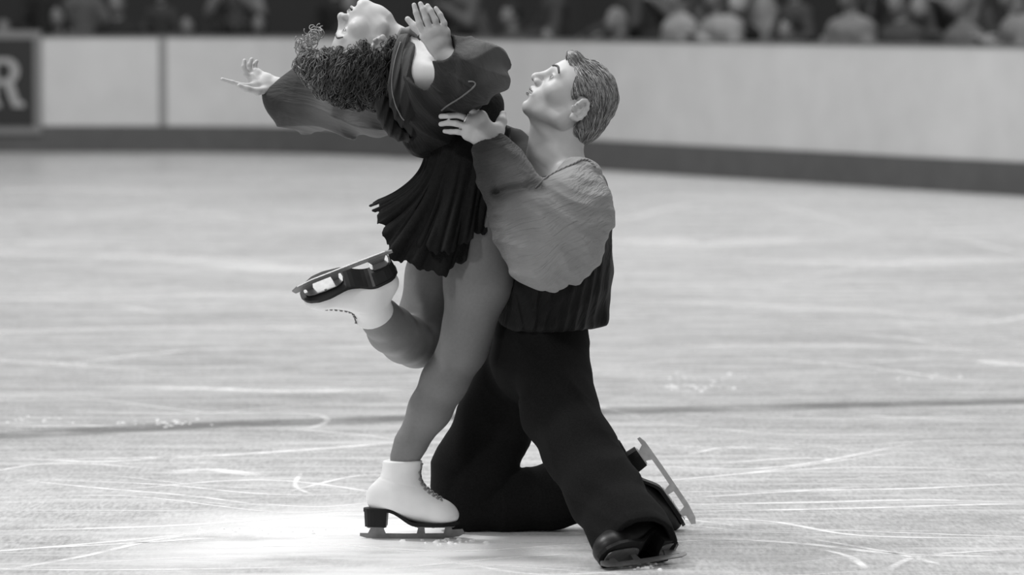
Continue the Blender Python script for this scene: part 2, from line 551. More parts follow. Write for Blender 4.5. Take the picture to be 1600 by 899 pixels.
W_ = [  # control pixels, width in metres
    ([(190, 606), (330, 608), (450, 612), (640, 608)], 0.16), ([(0, 720), (300, 714), (500, 702), (640, 690)], 0.07),
    ([(0, 830), (200, 825), (340, 818), (560, 800)], 0.05), ([(0, 893), (130, 870), (240, 845), (330, 834)], 0.035),
    ([(40, 752), (160, 764), (300, 776), (420, 792)], 0.03), ([(60, 750), (250, 758), (400, 772), (520, 775)], 0.025),
    ([(430, 645), (490, 648), (512, 657), (490, 668), (440, 672)], 0.035), ([(440, 670), (560, 680), (640, 690)], 0.03),
    ([(255, 740), (330, 735), (410, 745)], 0.10), ([(0, 668), (120, 666), (240, 668), (300, 664)], 0.06),
    ([(0, 716), (160, 722), (300, 712)], 0.05), ([(470, 740), (462, 760), (490, 775)], 0.02),
    ([(1060, 780), (1250, 768), (1430, 764), (1600, 756)], 0.045), ([(1060, 790), (1260, 786), (1440, 782), (1600, 786)], 0.05),
    ([(1080, 800), (1300, 796), (1500, 790), (1600, 788)], 0.05), ([(1000, 770), (1200, 768), (1380, 760)], 0.02),
    ([(1070, 812), (1200, 815), (1350, 838), (1600, 842)], 0.035), ([(1250, 840), (1400, 866), (1480, 886)], 0.03),
    ([(1070, 712), (1140, 700), (1260, 704)], 0.035), ([(1080, 840), (1250, 850), (1400, 866), (1600, 872)], 0.05),
    ([(1280, 858), (1330, 872), (1356, 892)], 0.03), ([(1530, 563), (1580, 570), (1700, 572)], 0.14),
    ([(1000, 640), (1130, 650), (1330, 655), (1600, 650)], 0.03), ([(940, 688), (1100, 700), (1300, 700)], 0.02),
    ([(1380, 895), (1440, 870), (1600, 858)], 0.03), ([(600, 890), (800, 872), (920, 866)], 0.04), ([(500, 850), (700, 862), (930, 850)], 0.03),
    ([(0, 620), (150, 625), (330, 645), (480, 640)], 0.03), ([(0, 560), (200, 575), (420, 572)], 0.05),
    ([(0, 780), (200, 776), (420, 800), (560, 798)], 0.02), ([(0, 860), (200, 850), (380, 838)], 0.03),
]
for ctrl, wd in W_: ribbon(V, F, T, pxcurve(ctrl, 28), wd, 0.0008 + 0.0003 * (len(V) % 7) / 7)
FARW = [([(-100, 470), (200, 466), (420, 458), (560, 470)], 0.25), ([(960, 470), (1200, 478), (1420, 490), (1560, 505)], 0.35), ([(-100, 400), (250, 402), (430, 420), (620, 430)], 0.6), ([(-60, 298), (120, 296), (260, 302)], 0.8), ([(960, 372), (1100, 380), (1300, 372)], 0.8), ([(1640, 400), (1400, 412), (1150, 405)], 0.6), ([(-60, 520), (300, 512), (560, 516)], 0.3), ([(980, 545), (1300, 540), (1640, 552)], 0.3)]
rr = random.Random(5)
for i in range(110):
    cy = 4 + 900 * rr.random() ** 0.55; cy = min(max(cy, 330), 905); cx = rr.uniform(-60, 1660)
    L = rr.uniform(90, 520); dy = rr.gauss(0, 0.035) * L; bow = rr.gauss(0, 0.03) * L
    c_ = [(cx - L / 2, cy - dy), (cx, cy + bow), (cx + L / 2, cy + dy)]
    if min(q[1] for q in c_) < 300: continue
    ribbon(V, F, T, pxcurve(c_, 12), rr.choice([0.008, 0.012, 0.02, 0.03]) * (1 + 300.0 / cy * 0.6), 0.0006 + 0.0002 * rr.random())
put(mesh_obj('skate_tracks', V, F, track_material('scraped_white', 0.90, 0.95, 10.0), tint=T),
    'thin white skate blade scratches crossing the grey ice', 'scratches', kind='stuff')
V, F, T = [], [], []
for ctrl, wd in FARW: ribbon(V, F, T, pxcurve(ctrl, 40), wd, 0.0004)
put(mesh_obj('scraped_patches', V, F, track_material('scraped_faint', 0.80, 0.55, 3.5), tint=T), 'soft pale scraped patches on the far half of the ice', 'scratches', kind='stuff')
# loose shavings
mb = MB(); rs = random.Random(11)
for cx, cy, sx, n in ((1085, 605, 45, 22), (262, 662, 60, 26), (1120, 590, 60, 10), (700, 846, 60, 26), (60, 655, 80, 12), (1000, 886, 60, 20), (1470, 590, 60, 6), (430, 830, 110, 24)):
    for i in range(n):
        c = G(cx + rs.gauss(0, sx * 0.5), cy + rs.gauss(0, 3.0)); r = rs.uniform(0.003, 0.008)
        ring = [(c[0] + r * rs.uniform(0.8, 1.6) * math.cos(a), c[1] + r * rs.uniform(0.8, 1.3) * math.sin(a), 0.0) for a in [k * math.pi / 3 for k in range(6)]]
        top = [(c[0] + (q[0] - c[0]) * 0.5, c[1] + (q[1] - c[1]) * 0.5, r * 0.6) for q in ring]
        mb.add(ring + top, [tuple(range(6, 12))] + [(k, (k + 1) % 6, 6 + (k + 1) % 6, 6 + k) for k in range(6)])
put(mb.build('ice_shavings', mat('snow', 0.88, 0.8)), 'small white crumbs of scraped snow lying on the ice', 'snow', kind='stuff')

# ================================================================== THE SKATERS
class Head:
    sq = 0.82
    """face and skull in a local frame: x sideways, y forward, z up (metres for a 0.225 m head)"""
    def __init__(s, ear_px, y, phi_f, phi_u, sc):
        a, b = math.radians(phi_f), math.radians(phi_u)
        f = np.array([math.cos(a), 0, math.sin(a)]); u = np.array([math.cos(b), 0, math.sin(b)])
        s.R = np.stack([np.cross(f, u), f, u], 1); s.sc = sc
        s.o = P(ear_px[0], ear_px[1], y) - sc * (s.R @ np.array([0, -0.010, -0.012]))
    def w(s, l): return s.o + s.sc * (s.R @ np.array(l, float))
    def loc(s, p): return (p - s.o) @ s.R / s.sc
    def prims(s, female=False):
        L = []
        L += [ell((0, -0.006, 0.028), (0.073, 0.088, 0.080)) if female else ell((0, 0.006, 0.019), (0.071, 0.075, 0.066)),
              ell((0, 0.034, 0.032), (0.060, 0.056, 0.058), 0.03) if female else ell((0, 0.036, 0.022), (0.060, 0.054, 0.048), 0.03),
              ell((0, 0.030, -0.035), (0.057, 0.054, 0.068), 0.03)]
        for sx in (-1, 1):
            L.append(cap((sx * 0.056, -0.006, -0.03), (sx * 0.050, 0.004, -0.062), 0.016, 0.016, 0.02))
            L.append(cap((sx * 0.050, 0.004, -0.064), (sx * 0.014, 0.069, -0.097), 0.016, 0.013, 0.02))
            L.append(ell((sx * 0.044, 0.054, -0.022), (0.020, 0.022, 0.018), 0.02))
        L += [cap((0, 0.01, -0.075), (0, 0.052, -0.088), 0.034, 0.016, 0.02),
              ell((0, 0.074, -0.096), (0.017, 0.013, 0.013), 0.020),
              ell((0, 0.072, -0.058), (0.030, 0.024, 0.026), 0.02)]
        for sx in (-1, 1):
            L.append(ell((sx * 0.032, 0.094, 0.001), (0.016, 0.014, 0.012), 0.016, sub=True))
            L.append(cap((sx * 0.012, 0.084, 0.019), (sx * 0.044, 0.070, 0.020), 0.008, 0.008, 0.014))
            L.append(ell((sx * 0.031, 0.0715, 0.001), 0.0150, 0.003))
            L.append(cap((sx * 0.019, 0.083, 0.0085), (sx * 0.044, 0.076, 0.0075), 0.0030, 0.0030, 0.004))
            L.append(ell((sx * 0.033, 0.090, 0.000), (0.0125, 0.014, 0.0040), 0.0012, sub=True))
        L += [cap((0, 0.084, 0.012), (0, 0.107, -0.022), 0.0080, 0.0085, 0.016),
              ell((0, 0.108, -0.027), (0.0095, 0.0095, 0.0090), 0.008)]
        for sx in (-1, 1):
            L.append(ell((sx * 0.012, 0.096, -0.031), (0.0080, 0.011, 0.0080), 0.006))
            L.append(ell((sx * 0.006, 0.104, -0.040), (0.0036, 0.006, 0.005), 0.003, sub=True))
        # lips
        for sx in (-1, 1):
            L.append(cap((sx * 0.022, 0.083, -0.0615), (sx * 0.003, 0.0950, -0.0555), 0.0034, 0.0066, 0.008))
            L.append(cap((sx * 0.021, 0.083, -0.0635), (0, 0.0935, -0.0715), 0.0038, 0.0075, 0.006))
        op = 0.0026
        L.append(cap((-0.019, 0.091, -0.0625), (0.019, 0.091, -0.0625), op, op, 0.003, sub=True))
        L.append(cap((0, 0.102, -0.0628), (0, 0.084, -0.0628), op * 1.7, op * 1.3, 0.003, sub=True))
        L.append(ell((0, 0.090, -0.0628), (0.016, 0.010, op * 1.25), 0.002, sub=True))
        L.append(cap((-0.012, 0.094, -0.084), (0.012, 0.094, -0.084), 0.004, 0.004, 0.012, sub=True))
        # ears
        for sx in (-1, 1):
            R = rotaxis((0, 0, 1), -sx * 0.35) @ rotaxis((1, 0, 0), -0.20)
            n = R @ np.array([1.0, 0, 0])
            c = np.array([sx * 0.076, -0.012, -0.012])
            rim = [c + R @ np.array([sx * 0.005, 0.014 * math.cos(t) - 0.003, 0.025 * math.sin(t)]) for t in np.linspace(0.4, 5.0, 9)]
            L.append(ell(c - R @ np.array([sx * 0.002, 0.0, 0]), (0.0055, 0.014, 0.024), 0.006, R=R))
            for a_, b_ in zip(rim[:-1], rim[1:]): L.append(cap(a_, b_, 0.0036, 0.0036, 0.005))
            L.append(ell(rim[-1] + np.array([0, 0.004, 0.0]), (0.005, 0.007, 0.008), 0.006))
            L.append(ell(c + R @ np.array([sx * 0.007, 0.002, -0.002]), (0.009, 0.008, 0.013), 0.003, sub=True))
            L.append(cap(c + R @ np.array([sx * 0.003, 0.016, -0.002]), c + R @ np.array([sx * 0.003, 0.014, -0.010]), 0.004, 0.003, 0.004))
        out = []
        for p in L:
            a = dict(p.a)
            for kk in ('a', 'b', 'c'):
                if kk in a:
                    q = a[kk].copy()
                    if q[2] < -0.034 and q[1] > 0.0: q[2] = -0.034 + (q[2] + 0.034) * s.sq
                    a[kk] = q
            out.append(Prim(p.kind, p.k, p.sub, **a).xf(s.R, s.o, s.sc))
        return out
    def tint(s, p, lip=0.42, cheek=1.0):
        l = s.loc(p); t = np.ones(len(p))
        l[:, 2] = np.where(l[:, 2] < -0.034, -0.034 + (l[:, 2] + 0.034) / s.sq, l[:, 2])
        inh = (np.abs(l[:, 0]) < 0.09) & (l[:, 1] > 0.04) & (np.abs(l[:, 2]) < 0.13)
        zc = -0.0628; hw = 0.0115 * np.clip(1 - (l[:, 0] / 0.024) ** 2, 0, 1)
        lipm = inh & (np.abs(l[:, 2] - zc) < hw) & (l[:, 1] > 0.078)
        t[lipm] = lip * 0.8
        mouth = inh & (np.abs(l[:, 2] - zc) < 0.0034) & (np.abs(l[:, 0]) < 0.02) & (l[:, 1] > 0.07); t[mouth] = 0.12
        for sx in (-1, 1):
            e = (l - np.array([sx * 0.033, 0.088, 0.000])) / np.array([0.0150, 0.016, 0.0062])
            t[(nrm(e) < 1.0)] = 0.35
            n_ = l - np.array([sx * 0.006, 0.104, -0.040]); t[nrm(n_ / np.array([0.0042, 0.0068, 0.0055])) < 1.0] = 0.25  # nostril hollows: shade painted into the tint
        return t

def poly_sdf(p, poly):
    """signed distance of 2-D points to a polygon (negative inside)"""
    poly = np.array(poly, float); d = np.full(len(p), 1e9); ins = np.zeros(len(p), bool)
    for i in range(len(poly)):
        a = poly[i]; b = poly[(i + 1) % len(poly)]; e = b - a
        w_ = p - a; t = np.clip((w_ @ e) / e.dot(e), 0, 1)
        d = np.minimum(d, nrm(w_ - t[:, None] * e))
        c = ((a[1] > p[:, 1]) != (b[1] > p[:, 1])) & (p[:, 0] < (b[0] - a[0]) * (p[:, 1] - a[1]) / (b[1] - a[1] + 1e-12) + a[0])
        ins ^= c
    return np.where(ins, -d, d)

def finger(pts, r0, r1, k=0.004):
    """pts: joints of one finger, world points"""
    n = len(pts) - 1
    return [cap(pts[i], pts[i + 1], r0 + (r1 - r0) * i / n, r0 + (r1 - r0) * (i + 1) / n, k) for i in range(n)]
def palm(wr, knuck, r=0.0125):
    """wrist point and four knuckles -> solid palm"""
    L = []
    for i, kn in enumerate(knuck):
        L.append(cap(wr + (kn - wr) * 0.12 + (kn - np.mean(knuck, 0)) * 0.35, kn, r * 1.05, r * 0.82, 0.014))
    for i in range(3):
        L.append(cap(knuck[i], knuck[i + 1], r * 0.78, r * 0.78, 0.012))
        L.append(cap((knuck[i] + wr) / 2, (knuck[i + 1] + wr) / 2, r * 0.95, r * 0.95, 0.014))
    return L

def field(*groups):
    F = Field()
    for prims, k in groups: F.add(prims, k)
    return F
def skin_mesh(name, F, h, m, parent, tint=None, keep=0.02, smooth_it=0):
    v, f = surface(F, h)
    v, f = drop_islands(v, f, keep)
    t = tint(v) if tint else None
    return mesh_obj(name, v, f, m, parent, tint=t)

def folds(dirs):
    """dirs: list of (direction, frequency rad/m, amplitude m, warp)"""
    def post(p, d):
        for dr, fr, am, wp in dirs:
            dr = unit(dr)
            ph = p @ dr * fr + wp * vnoise(p, 14.0, 3)
            s = np.sin(ph); d = d - am * (1 - np.abs(s)) * (0.6 + 0.4 * vnoise(p, 9.0, 8))
        return d
    return post

# ------------------------------------------------ skate
def make_skate(par, o, t, up, leather, sole_m, tall=0.205, laces=True, metal=None, lace_m=None, plates=True):
    """o: world position of the point of the ice under the ankle; t: toe direction; up: shaft direction"""
    R = frame(t, up)     # x forward, y sideways, z up
    def wd(a): return o + R @ np.array(a, float)
    def zs(x):           # underside of the upper
        u_ = np.clip((x + 0.045) / 0.075, 0, 1); u_ = u_ * u_ * (3 - 2 * u_)
        return 0.078 + (0.042 - 0.078) * u_ + 0.004 * np.clip((x - 0.09) / 0.05, 0, 1) ** 2
    def half(x):
        xs = [-0.108, -0.100, -0.085, -0.05, -0.01, 0.03, 0.07, 0.10, 0.125, 0.137, 0.142]
        hs = [0.006, 0.020, 0.029, 0.033, 0.029, 0.037, 0.044, 0.042, 0.030, 0.017, 0.004]
        return float(np.interp(x, xs, hs))
    L = [cap((-0.004, 0, tall + 0.02), (-0.016, 0, 0.135), 0.053, 0.046, 0.02, fl=((0, 1, 0), 0.92)),
         ell((-0.052, 0, 0.108), (0.050, 0.033, 0.046), 0.03),
         cap((-0.005, 0, 0.125), (0.085, 0, 0.070), 0.046, 0.034, 0.03, fl=((0, 1, 0), 0.92)),
         cap((-0.03, 0, 0.095), (0.09, 0, 0.062), 0.035, 0.034, 0.02),
         ell((0.098, 0, 0.062), (0.042, 0.040, 0.030), 0.02)]
    F = field(([p.xf(R, o, 1.0) for p in L], 0.01))
    def post(p, d):
        l = (p - o) @ R
        d = -smin(-d, l[:, 2] - zs(l[:, 0]), 0.004)
        top = tall + 0.10 * (l[:, 0] - 0.0) * 0.12
        d = -smin(-d, top - l[:, 2], 0.005)
        seam = np.abs(l[:, 2] - (0.150 - 0.25 * (l[:, 0] + 0.02))) - 0.0
        return d + 0.0012 * np.exp(-(seam / 0.002) ** 2) * (l[:, 0] < 0.03)
    F.post = post
    b = skin_mesh('skate_boot', F, 0.0032, leather, par)
    # sole and heel
    mb = MB(); xs = np.linspace(-0.108, 0.142, 26); top = []; bot = []
    V = []; Fc = []
    for x in xs:
        hw = half(x) + 0.003; z1 = float(zs(x)) + 0.002; z0 = z1 - 0.009
        V += [wd((x, -hw, z0)), wd((x, hw, z0)), wd((x, hw, z1)), wd((x, -hw, z1))]
    for i in range(len(xs) - 1):
        for k in range(4): Fc.append((i * 4 + k, i * 4 + (k + 1) % 4, i * 4 + 4 + (k + 1) % 4, i * 4 + 4 + k))
    Fc += [(0, 3, 2, 1), tuple(len(V) - 4 + k for k in range(4))]
    mb.add(V, Fc)
    hx = np.linspace(-0.106, -0.045, 8); V = []; Fc = []
    for x in hx:
        hw = half(x) + 0.002; hb = hw * 0.92; xb = -0.104 + (x + 0.106) * 0.92
        V += [wd((xb, -hb, 0.032)), wd((xb, hb, 0.032)), wd((x, hw, 0.072)), wd((x, -hw, 0.072))]
    for i in range(7):
        for k in range(4): Fc.append((i * 4 + k, i * 4 + (k + 1) % 4, i * 4 + 4 + (k + 1) % 4, i * 4 + 4 + k))
    Fc += [(0, 3, 2, 1), tuple(28 + k for k in range(4))]
    mb.add(V, Fc)
    mb.build('sole', sole_m, b, smooth=False)
    # blade: runner, stanchions, plates
    mb = MB()
    def fr(a, c, th): return wd((a, th, c))
    run = [(-0.118, 0.006), (-0.10, 0.0008), (-0.02, -0.0), (0.10, 0.001), (0.140, 0.006), (0.154, 0.014), (0.150, 0.022), (0.12, 0.015), (0.0, 0.013), (-0.118, 0.014)]
    mb.prism([(x, z) for x, z in run[:5]] + [(0.120, 0.015), (0.0, 0.013), (-0.118, 0.014)], fr, -0.002, 0.002)
    mb.prism([(0.118, 0.012), (0.140, 0.006), (0.156, 0.015), (0.150, 0.026), (0.120, 0.024)], fr, -0.0021, 0.0021)
    mb.prism([(-0.098, 0.012), (-0.050, 0.012), (-0.058, 0.031), (-0.088, 0.031)], fr, -0.0026, 0.0026)
    mb.prism([(0.030, 0.012), (0.052, 0.012), (0.050, 0.036), (0.036, 0.036)], fr, -0.0026, 0.0026)
    mb.prism([(0.100, 0.012), (0.128, 0.014), (0.118, 0.036), (0.106, 0.036)], fr, -0.0026, 0.0026)
    def plate(x0, x1, z, hw):
        pl = []
        for i in range(16):
            a = 2 * math.pi * i / 16
            pl.append(((x0 + x1) / 2 + (x1 - x0) / 2 * math.copysign(abs(math.cos(a)) ** 0.6, math.cos(a)), hw * math.copysign(abs(math.sin(a)) ** 0.7, math.sin(a))))
        mb.prism(pl, lambda a, c, h: wd((a, c, h)), z, z + 0.0025)
    plate(-0.100, -0.048, 0.0295, 0.022)
    plate(0.024, 0.130, 0.0312, 0.026)
    for sx, sy in ((-0.092, 0.014), (-0.092, -0.014), (-0.056, 0.015), (-0.056, -0.015), (0.036, 0.018), (0.036, -0.018), (0.075, 0.020), (0.075, -0.020), (0.112, 0.015), (0.112, -0.015)):
        z = 0.0285 if sx < 0 else 0.030
        mb.prism([(sx + 0.0035 * math.cos(k), sy + 0.0035 * math.sin(k)) for k in np.linspace(0, 5.24, 6)], lambda a, c, h: wd((a, c, h)), z, z + 0.002)
    mb.build('blade', metal, b, smooth=False)
    if laces:
        mb = MB()
        fp = []; N = 9
        for i in range(N):
            u_ = i / (N - 1)
            # front line of the boot from the cuff down over the instep
            x = [0.050, 0.034, 0.031, 0.036, 0.045, 0.056, 0.068, 0.080, 0.092][i]
            z = [tall - 0.012, tall - 0.032, 0.153, 0.138, 0.124, 0.114, 0.106, 0.099, 0.0935][i]
            fp.append((x, z))
        bv = BVHTree.FromPolygons([tuple(v.co) for v in b.data.vertices], [tuple(p.vertices) for p in b.data.polygons])
        off = root_loc(par)
        def snap(p, lift=0.0016):
            q, n, _, _ = bv.find_nearest(Vector(p - off))
            return np.array(q) + off + np.array(n) * lift
        for i in range(N):
            x, z = fp[i]
            for sgn_ in (-1, 1):
                a = snap(wd((x, sgn_ * 0.013, z)), 0.002)
                mb.tube([a + R @ np.array([-0.003, 0, 0.002]), a + R @ np.array([0.002, 0, -0.002])], 0.0026, 6)
                if i < N - 1:
                    x2, z2 = fp[i + 1]
                    pts = [snap(wd((x + (x2 - x) * u_, sgn_ * 0.013 * (1 - 2 * u_), z + (z2 - z) * u_))) for u_ in np.linspace(0, 1, 7)]
                    mb.tube(pts, 0.0016, 5)
        mb.build('laces', lace_m, b)
    return b

def grow_locks(mb, base_obj, off, roots, flow, n, step, lift, r0, curl=0.0, cf=0.0, rnd=None, gravity=None, tip=0.3):
    """strand tubes that follow a flow field over a surface"""
    bv = BVHTree.FromPolygons([tuple(v.co) for v in base_obj.data.vertices], [tuple(p.vertices) for p in base_obj.data.polygons])
    for root in roots:
        p = np.array(root); pts = []; ph = rnd.random() * 6.28; pf = np.zeros(3)
        cw = curl * (0.5 + rnd.random())
        lf = lift * (0.4 + 1.2 * rnd.random())
        for i in range(n):
            q, nn, _, _ = bv.find_nearest(Vector(p - off))
            q = np.array(q) + off; nn = np.array(nn)
            f = flow(q); f = f - nn * f.dot(nn); f = f / (np.linalg.norm(f) + 1e-6)
            side = np.cross(nn, f)
            a = ph + cf * i
            lo = lf * min(1.0, (i + 0.3) / 2.0)
            pts.append(q + nn * (lo + cw * 0.8 * math.sin(a)) + side * cw * math.cos(a))
            p = q + f * step + side * step * 0.25 * rnd.uniform(-1, 1)
        rad = [r0 * (1 - (1 - tip) * (i / (n - 1)) ** 2) for i in range(n)]
        mb.tube(pts, rad, 5)

def cast(objs, px, py, lift):
    """nearest cloth surface behind a pixel, lifted off along its normal"""
    best = None
    for o_ in objs:
        off = root_loc(o_)
        bv = CASTS.setdefault(o_.name, BVHTree.FromPolygons([tuple(v.co) for v in o_.data.vertices], [tuple(p.vertices) for p in o_.data.polygons]))
        d_ = unit(P(px, py, 0) - CAM)
        h_, n_, _, t_ = bv.ray_cast(Vector(CAM - off), Vector(d_))
        if h_ is not None and (best is None or t_ < best[0]): best = (t_, np.array(h_) + off + np.array(n_) * lift)
    return None if best is None else best[1]
CASTS = {}
def cord_on(name, objs, ctrl, r, m, par, twist=False, n=60):
    xs = np.arange(len(ctrl)); pts = []
    for t in np.linspace(0, len(ctrl) - 1.01, n):
        q = cast(objs, catmull(xs, [c_[0] for c_ in ctrl], t), catmull(xs, [c_[1] for c_ in ctrl], t), r * 0.6)
        if q is not None and (not pts or abs(q[1] - pts[-1][1]) < 0.05): pts.append(q)
    for _ in range(3): pts = [pts[0]] + [(pts[i - 1] + 2 * pts[i] + pts[i + 1]) / 4 for i in range(1, len(pts) - 1)] + [pts[-1]]
    mb = MB()
    for ph in ((0, math.pi) if twist else (0,)):
        mb.tube([p + (r * 0.8 * np.array([0.3 * math.cos(i * 0.9 + ph), math.sin(i * 0.9 + ph), math.cos(i * 0.9 + ph)]) if twist else 0) for i, p in enumerate(pts)], r, 6)
    return mb.build(name, m, par)

# materials of the skaters
m_skinW = mat('skin_woman', 0.55, 0.45, noise=(0.04, 30), tint=True, spec=0.4)
m_skinM = mat('skin_man', 0.58, 0.45, noise=(0.05, 30), tint=True, spec=0.4)
m_tights = mat('tan_tights', 0.175, 0.5, noise=(0.05, 120), bump=(0.2, 600, 0.0006), spec=0.5)
m_white = mat('white_leather', 0.80, 0.4, noise=(0.03, 30))
m_blk = mat('black_leather', 0.006, 0.45, noise=(0.2, 30), bump=(0.3, 60))
m_sole = mat('black_sole', 0.006, 0.5, noise=(0.2, 40), spec=0.25)
m_metal = mat('blade_steel', 0.24, 0.5, metal=1.0, noise=(0.1, 80))
m_laceW = mat('grey_laces', 0.20, 0.7)
m_dress = mat('black_dress', 0.012, 0.8, noise=(0.3, 60), bump=(0.8, 150, 0.004), spec=0.25)
m_skirt = mat('black_skirt', 0.008, 0.85, noise=(0.3, 80), bump=(0.6, 220, 0.003), spec=0.25)
m_trou = mat('black_trousers', 0.0085, 0.9, noise=(0.25, 200), bump=(0.4, 300, 0.001), spec=0.12)

# ------------------------------------------------ WOMAN
woman = empty('person', G(640, 842)); WO = woman
put(woman, 'woman skater in dark ruffled dress arching backwards on one white skate', 'person')
HW = Head((590, 69), 0.0, 149, 239, 1.0); HW.sq = 0.70

def body_woman():
    F = Field()
    torso = [ell(P(742, 310, 0), (0.088, 0.155, 0.10), 0.03),
             cap(P(742, 300, 0), P(745, 232, 0), 0.085, 0.070, 0.04, fl=((0, 1, 0), 1.5)),
             cap(P(745, 232, 0), P(720, 168, 0), 0.070, 0.084, 0.04, fl=((0, 1, 0), 1.5)),
             cap(P(720, 168, 0), P(675, 118, 0), 0.084, 0.055, 0.04, fl=((0, 1, 0), 1.7)),
             ell(P(752, 165, -0.065), 0.045, 0.03), ell(P(752, 165, 0.065), 0.045, 0.03),
             cap(P(672, 118, -0.13), P(652, 112, 0.14), 0.040, 0.040, 0.03),
             cap(P(648, 84, -0.05), P(678, 122, -0.15), 0.044, 0.046, 0.04)]
    F.add(torso, 0.02)
    F.add(chain([(655, 98, 0, 32), (622, 74, 0, 28), (600, 62, 0, 28)], 0.02)
          + [cap(HW.w((0, -0.02, -0.03)), P(625, 76, 0), 0.050, 0.045, 0.02)], 0.03)
    F.add(HW.prims(True), 0.012)
    # near arm
    F.add(chain([(670, 120, -0.14, 27), (715, 118, -0.24, 24), (758, 112, -0.36, 20)], 0.02), 0.03)
    F.add(chain([(758, 112, -0.36, 20), (728, 100, -0.30, 18), (697, 90, -0.235, 14.5)], 0.02), 0.015)
    wr = P(694, 86, -0.23)
    kn = [P(664, 57, -0.245), P(673, 50, -0.25), P(684, 47, -0.248), P(695, 50, -0.24)]
    F.add(palm(wr, kn, 0.0145), 0.012)
    F.add(finger([kn[0], P(655, 36, -0.25), P(650, 20, -0.247), P(647, 8, -0.242)], 0.0088, 0.0062), 0.004)
    F.add(finger([kn[1], P(666, 30, -0.258), P(661, 15, -0.256), P(657, 6, -0.25)], 0.0090, 0.0064), 0.004)
    F.add(finger([kn[2], P(680, 31, -0.26), P(673, 17, -0.258), P(668, 9, -0.252)], 0.0088, 0.0062), 0.004)
    F.add(finger([kn[3], P(694, 36, -0.25), P(688, 23, -0.248), P(681, 13, -0.243)], 0.0082, 0.0056), 0.004)
    F.add(finger([P(680, 78, -0.235), P(663, 58, -0.225), P(648, 42, -0.215), P(637, 30, -0.21)], 0.0120, 0.0075, 0.01), 0.01)
    # far arm
    F.add(chain([(650, 128, 0.14, 27), (590, 165, 0.22, 24), (520, 178, 0.30, 20)], 0.02), 0.03)
    F.add(chain([(520, 178, 0.30, 20), (475, 158, 0.34, 19), (438, 136, 0.36, 14)], 0.02), 0.015)
    wr = P(432, 134, 0.36)
    kn = [P(400, 133, 0.345), P(396, 126, 0.358), P(397, 119, 0.370), P(402, 114, 0.382)]
    F.add(palm(wr, kn, 0.0125), 0.012)
    F.add(finger([kn[0], P(380, 134, 0.33), P(363, 129, 0.325), P(347, 124, 0.32)], 0.0078, 0.0050), 0.004)
    F.add(finger([kn[1], P(384, 115, 0.355), P(381, 104, 0.355), P(382, 95, 0.357)], 0.0080, 0.0055), 0.004)
    F.add(finger([kn[2], P(390, 110, 0.370), P(390, 101, 0.371), P(393, 93, 0.372)], 0.0080, 0.0055), 0.004)
    F.add(finger([kn[3], P(399, 108, 0.385), P(398, 101, 0.386), P(401, 96, 0.387)], 0.0076, 0.0052), 0.004)
    F.add(finger([P(420, 140, 0.34), P(402, 143, 0.32), P(386, 139, 0.305), P(374, 134, 0.30)], 0.0110, 0.0065, 0.008), 0.008)
    # legs
    F.add(chain([(747, 345, -0.085, 55), (747, 440, -0.09, 51), (731, 515, -0.09, 37), (724, 545, -0.09, 35)], 0.02), 0.03)
    F.add(chain([(724, 545, -0.09, 35), (695, 595, -0.085, 34), (672, 640, -0.08, 31), (641, 695, -0.075, 22), (632, 716, -0.072, 18), (630, 735, -0.07, 15), (628, 790, -0.07, 14)], 0.02), 0.02)
    F.add(chain([(712, 345, 0.08, 52), (682, 430, 0.085, 46), (662, 500, 0.07, 39), (650, 536, 0.04, 37)], 0.02), 0.02)
    F.add(chain([(650, 537, 0.04, 37), (632, 530, -0.03, 36), (611, 515, -0.11, 35), (596, 498, -0.17, 29), (580, 474, -0.25, 22)], 0.015), 0.01)
    # hidden foot inside the standing boot
    F.add([cap(P(630, 790, -0.07), P(690, 805, -0.07), 0.028, 0.020, 0.02)], 0.02)
    return F
FW = body_woman()
def tint_w(v): return HW.tint(v, 0.50)
skin_mesh('body', FW, 0.0024, m_skinW, woman, tint_w)

# tights: a shell over hips and legs, ending inside the boots
def leg_shell():
    F = Field(); g = FW.groups
    F.add([ell(P(742, 318, 0), (0.088, 0.155, 0.085), 0.03)], 0.02)
    for prims, k in g[-5:-1]:
        F.add([Prim(p.kind, p.k, p.sub, **{kk: (vv + 0.0025 if kk in ('ra', 'rb') else vv) for kk, vv in p.a.items()}) for p in prims], k)
    return F
skin_mesh('tights', leg_shell(), 0.0035, m_tights, woman)

t_stand = unit((1, -0.05, 0.0)); up0 = np.array([0, 0, 1.0])
o_st = P(633, 842, -0.07); o_st[2] = 0.0
make_skate(woman, o_st, t_stand, up0, m_white, m_sole, laces=True, metal=m_metal, lace_m=m_laceW)
tF = unit((-0.93, 0.03, -0.36)); uF = unit((0.24, 0.68, -0.69)); RF = frame(tF, uF)
o_fr = P(592, 410, -0.36) - RF @ np.array([-0.075, 0, 0.03])
make_skate(woman, o_fr, tF, uF, m_white, m_sole, laces=True, metal=m_metal, lace_m=m_laceW)

# bodice under the blouse
F = Field()
F.add([cap(P(742, 300, 0), P(746, 232, 0), 0.095, 0.080, 0.04, fl=((0, 1, 0), 1.5)),
       cap(P(746, 232, 0), P(732, 172, 0), 0.078, 0.088, 0.04, fl=((0, 1, 0), 1.5)),
       ell(P(755, 166, -0.065), 0.052, 0.03), ell(P(755, 166, 0.065), 0.052, 0.03)], 0.02)
F.post = folds([((1, 0, 0.6), 60, 0.003, 1.5)]); F.pad = 0.01
skin_mesh('dress_bodice', F, 0.004, m_dress, woman)

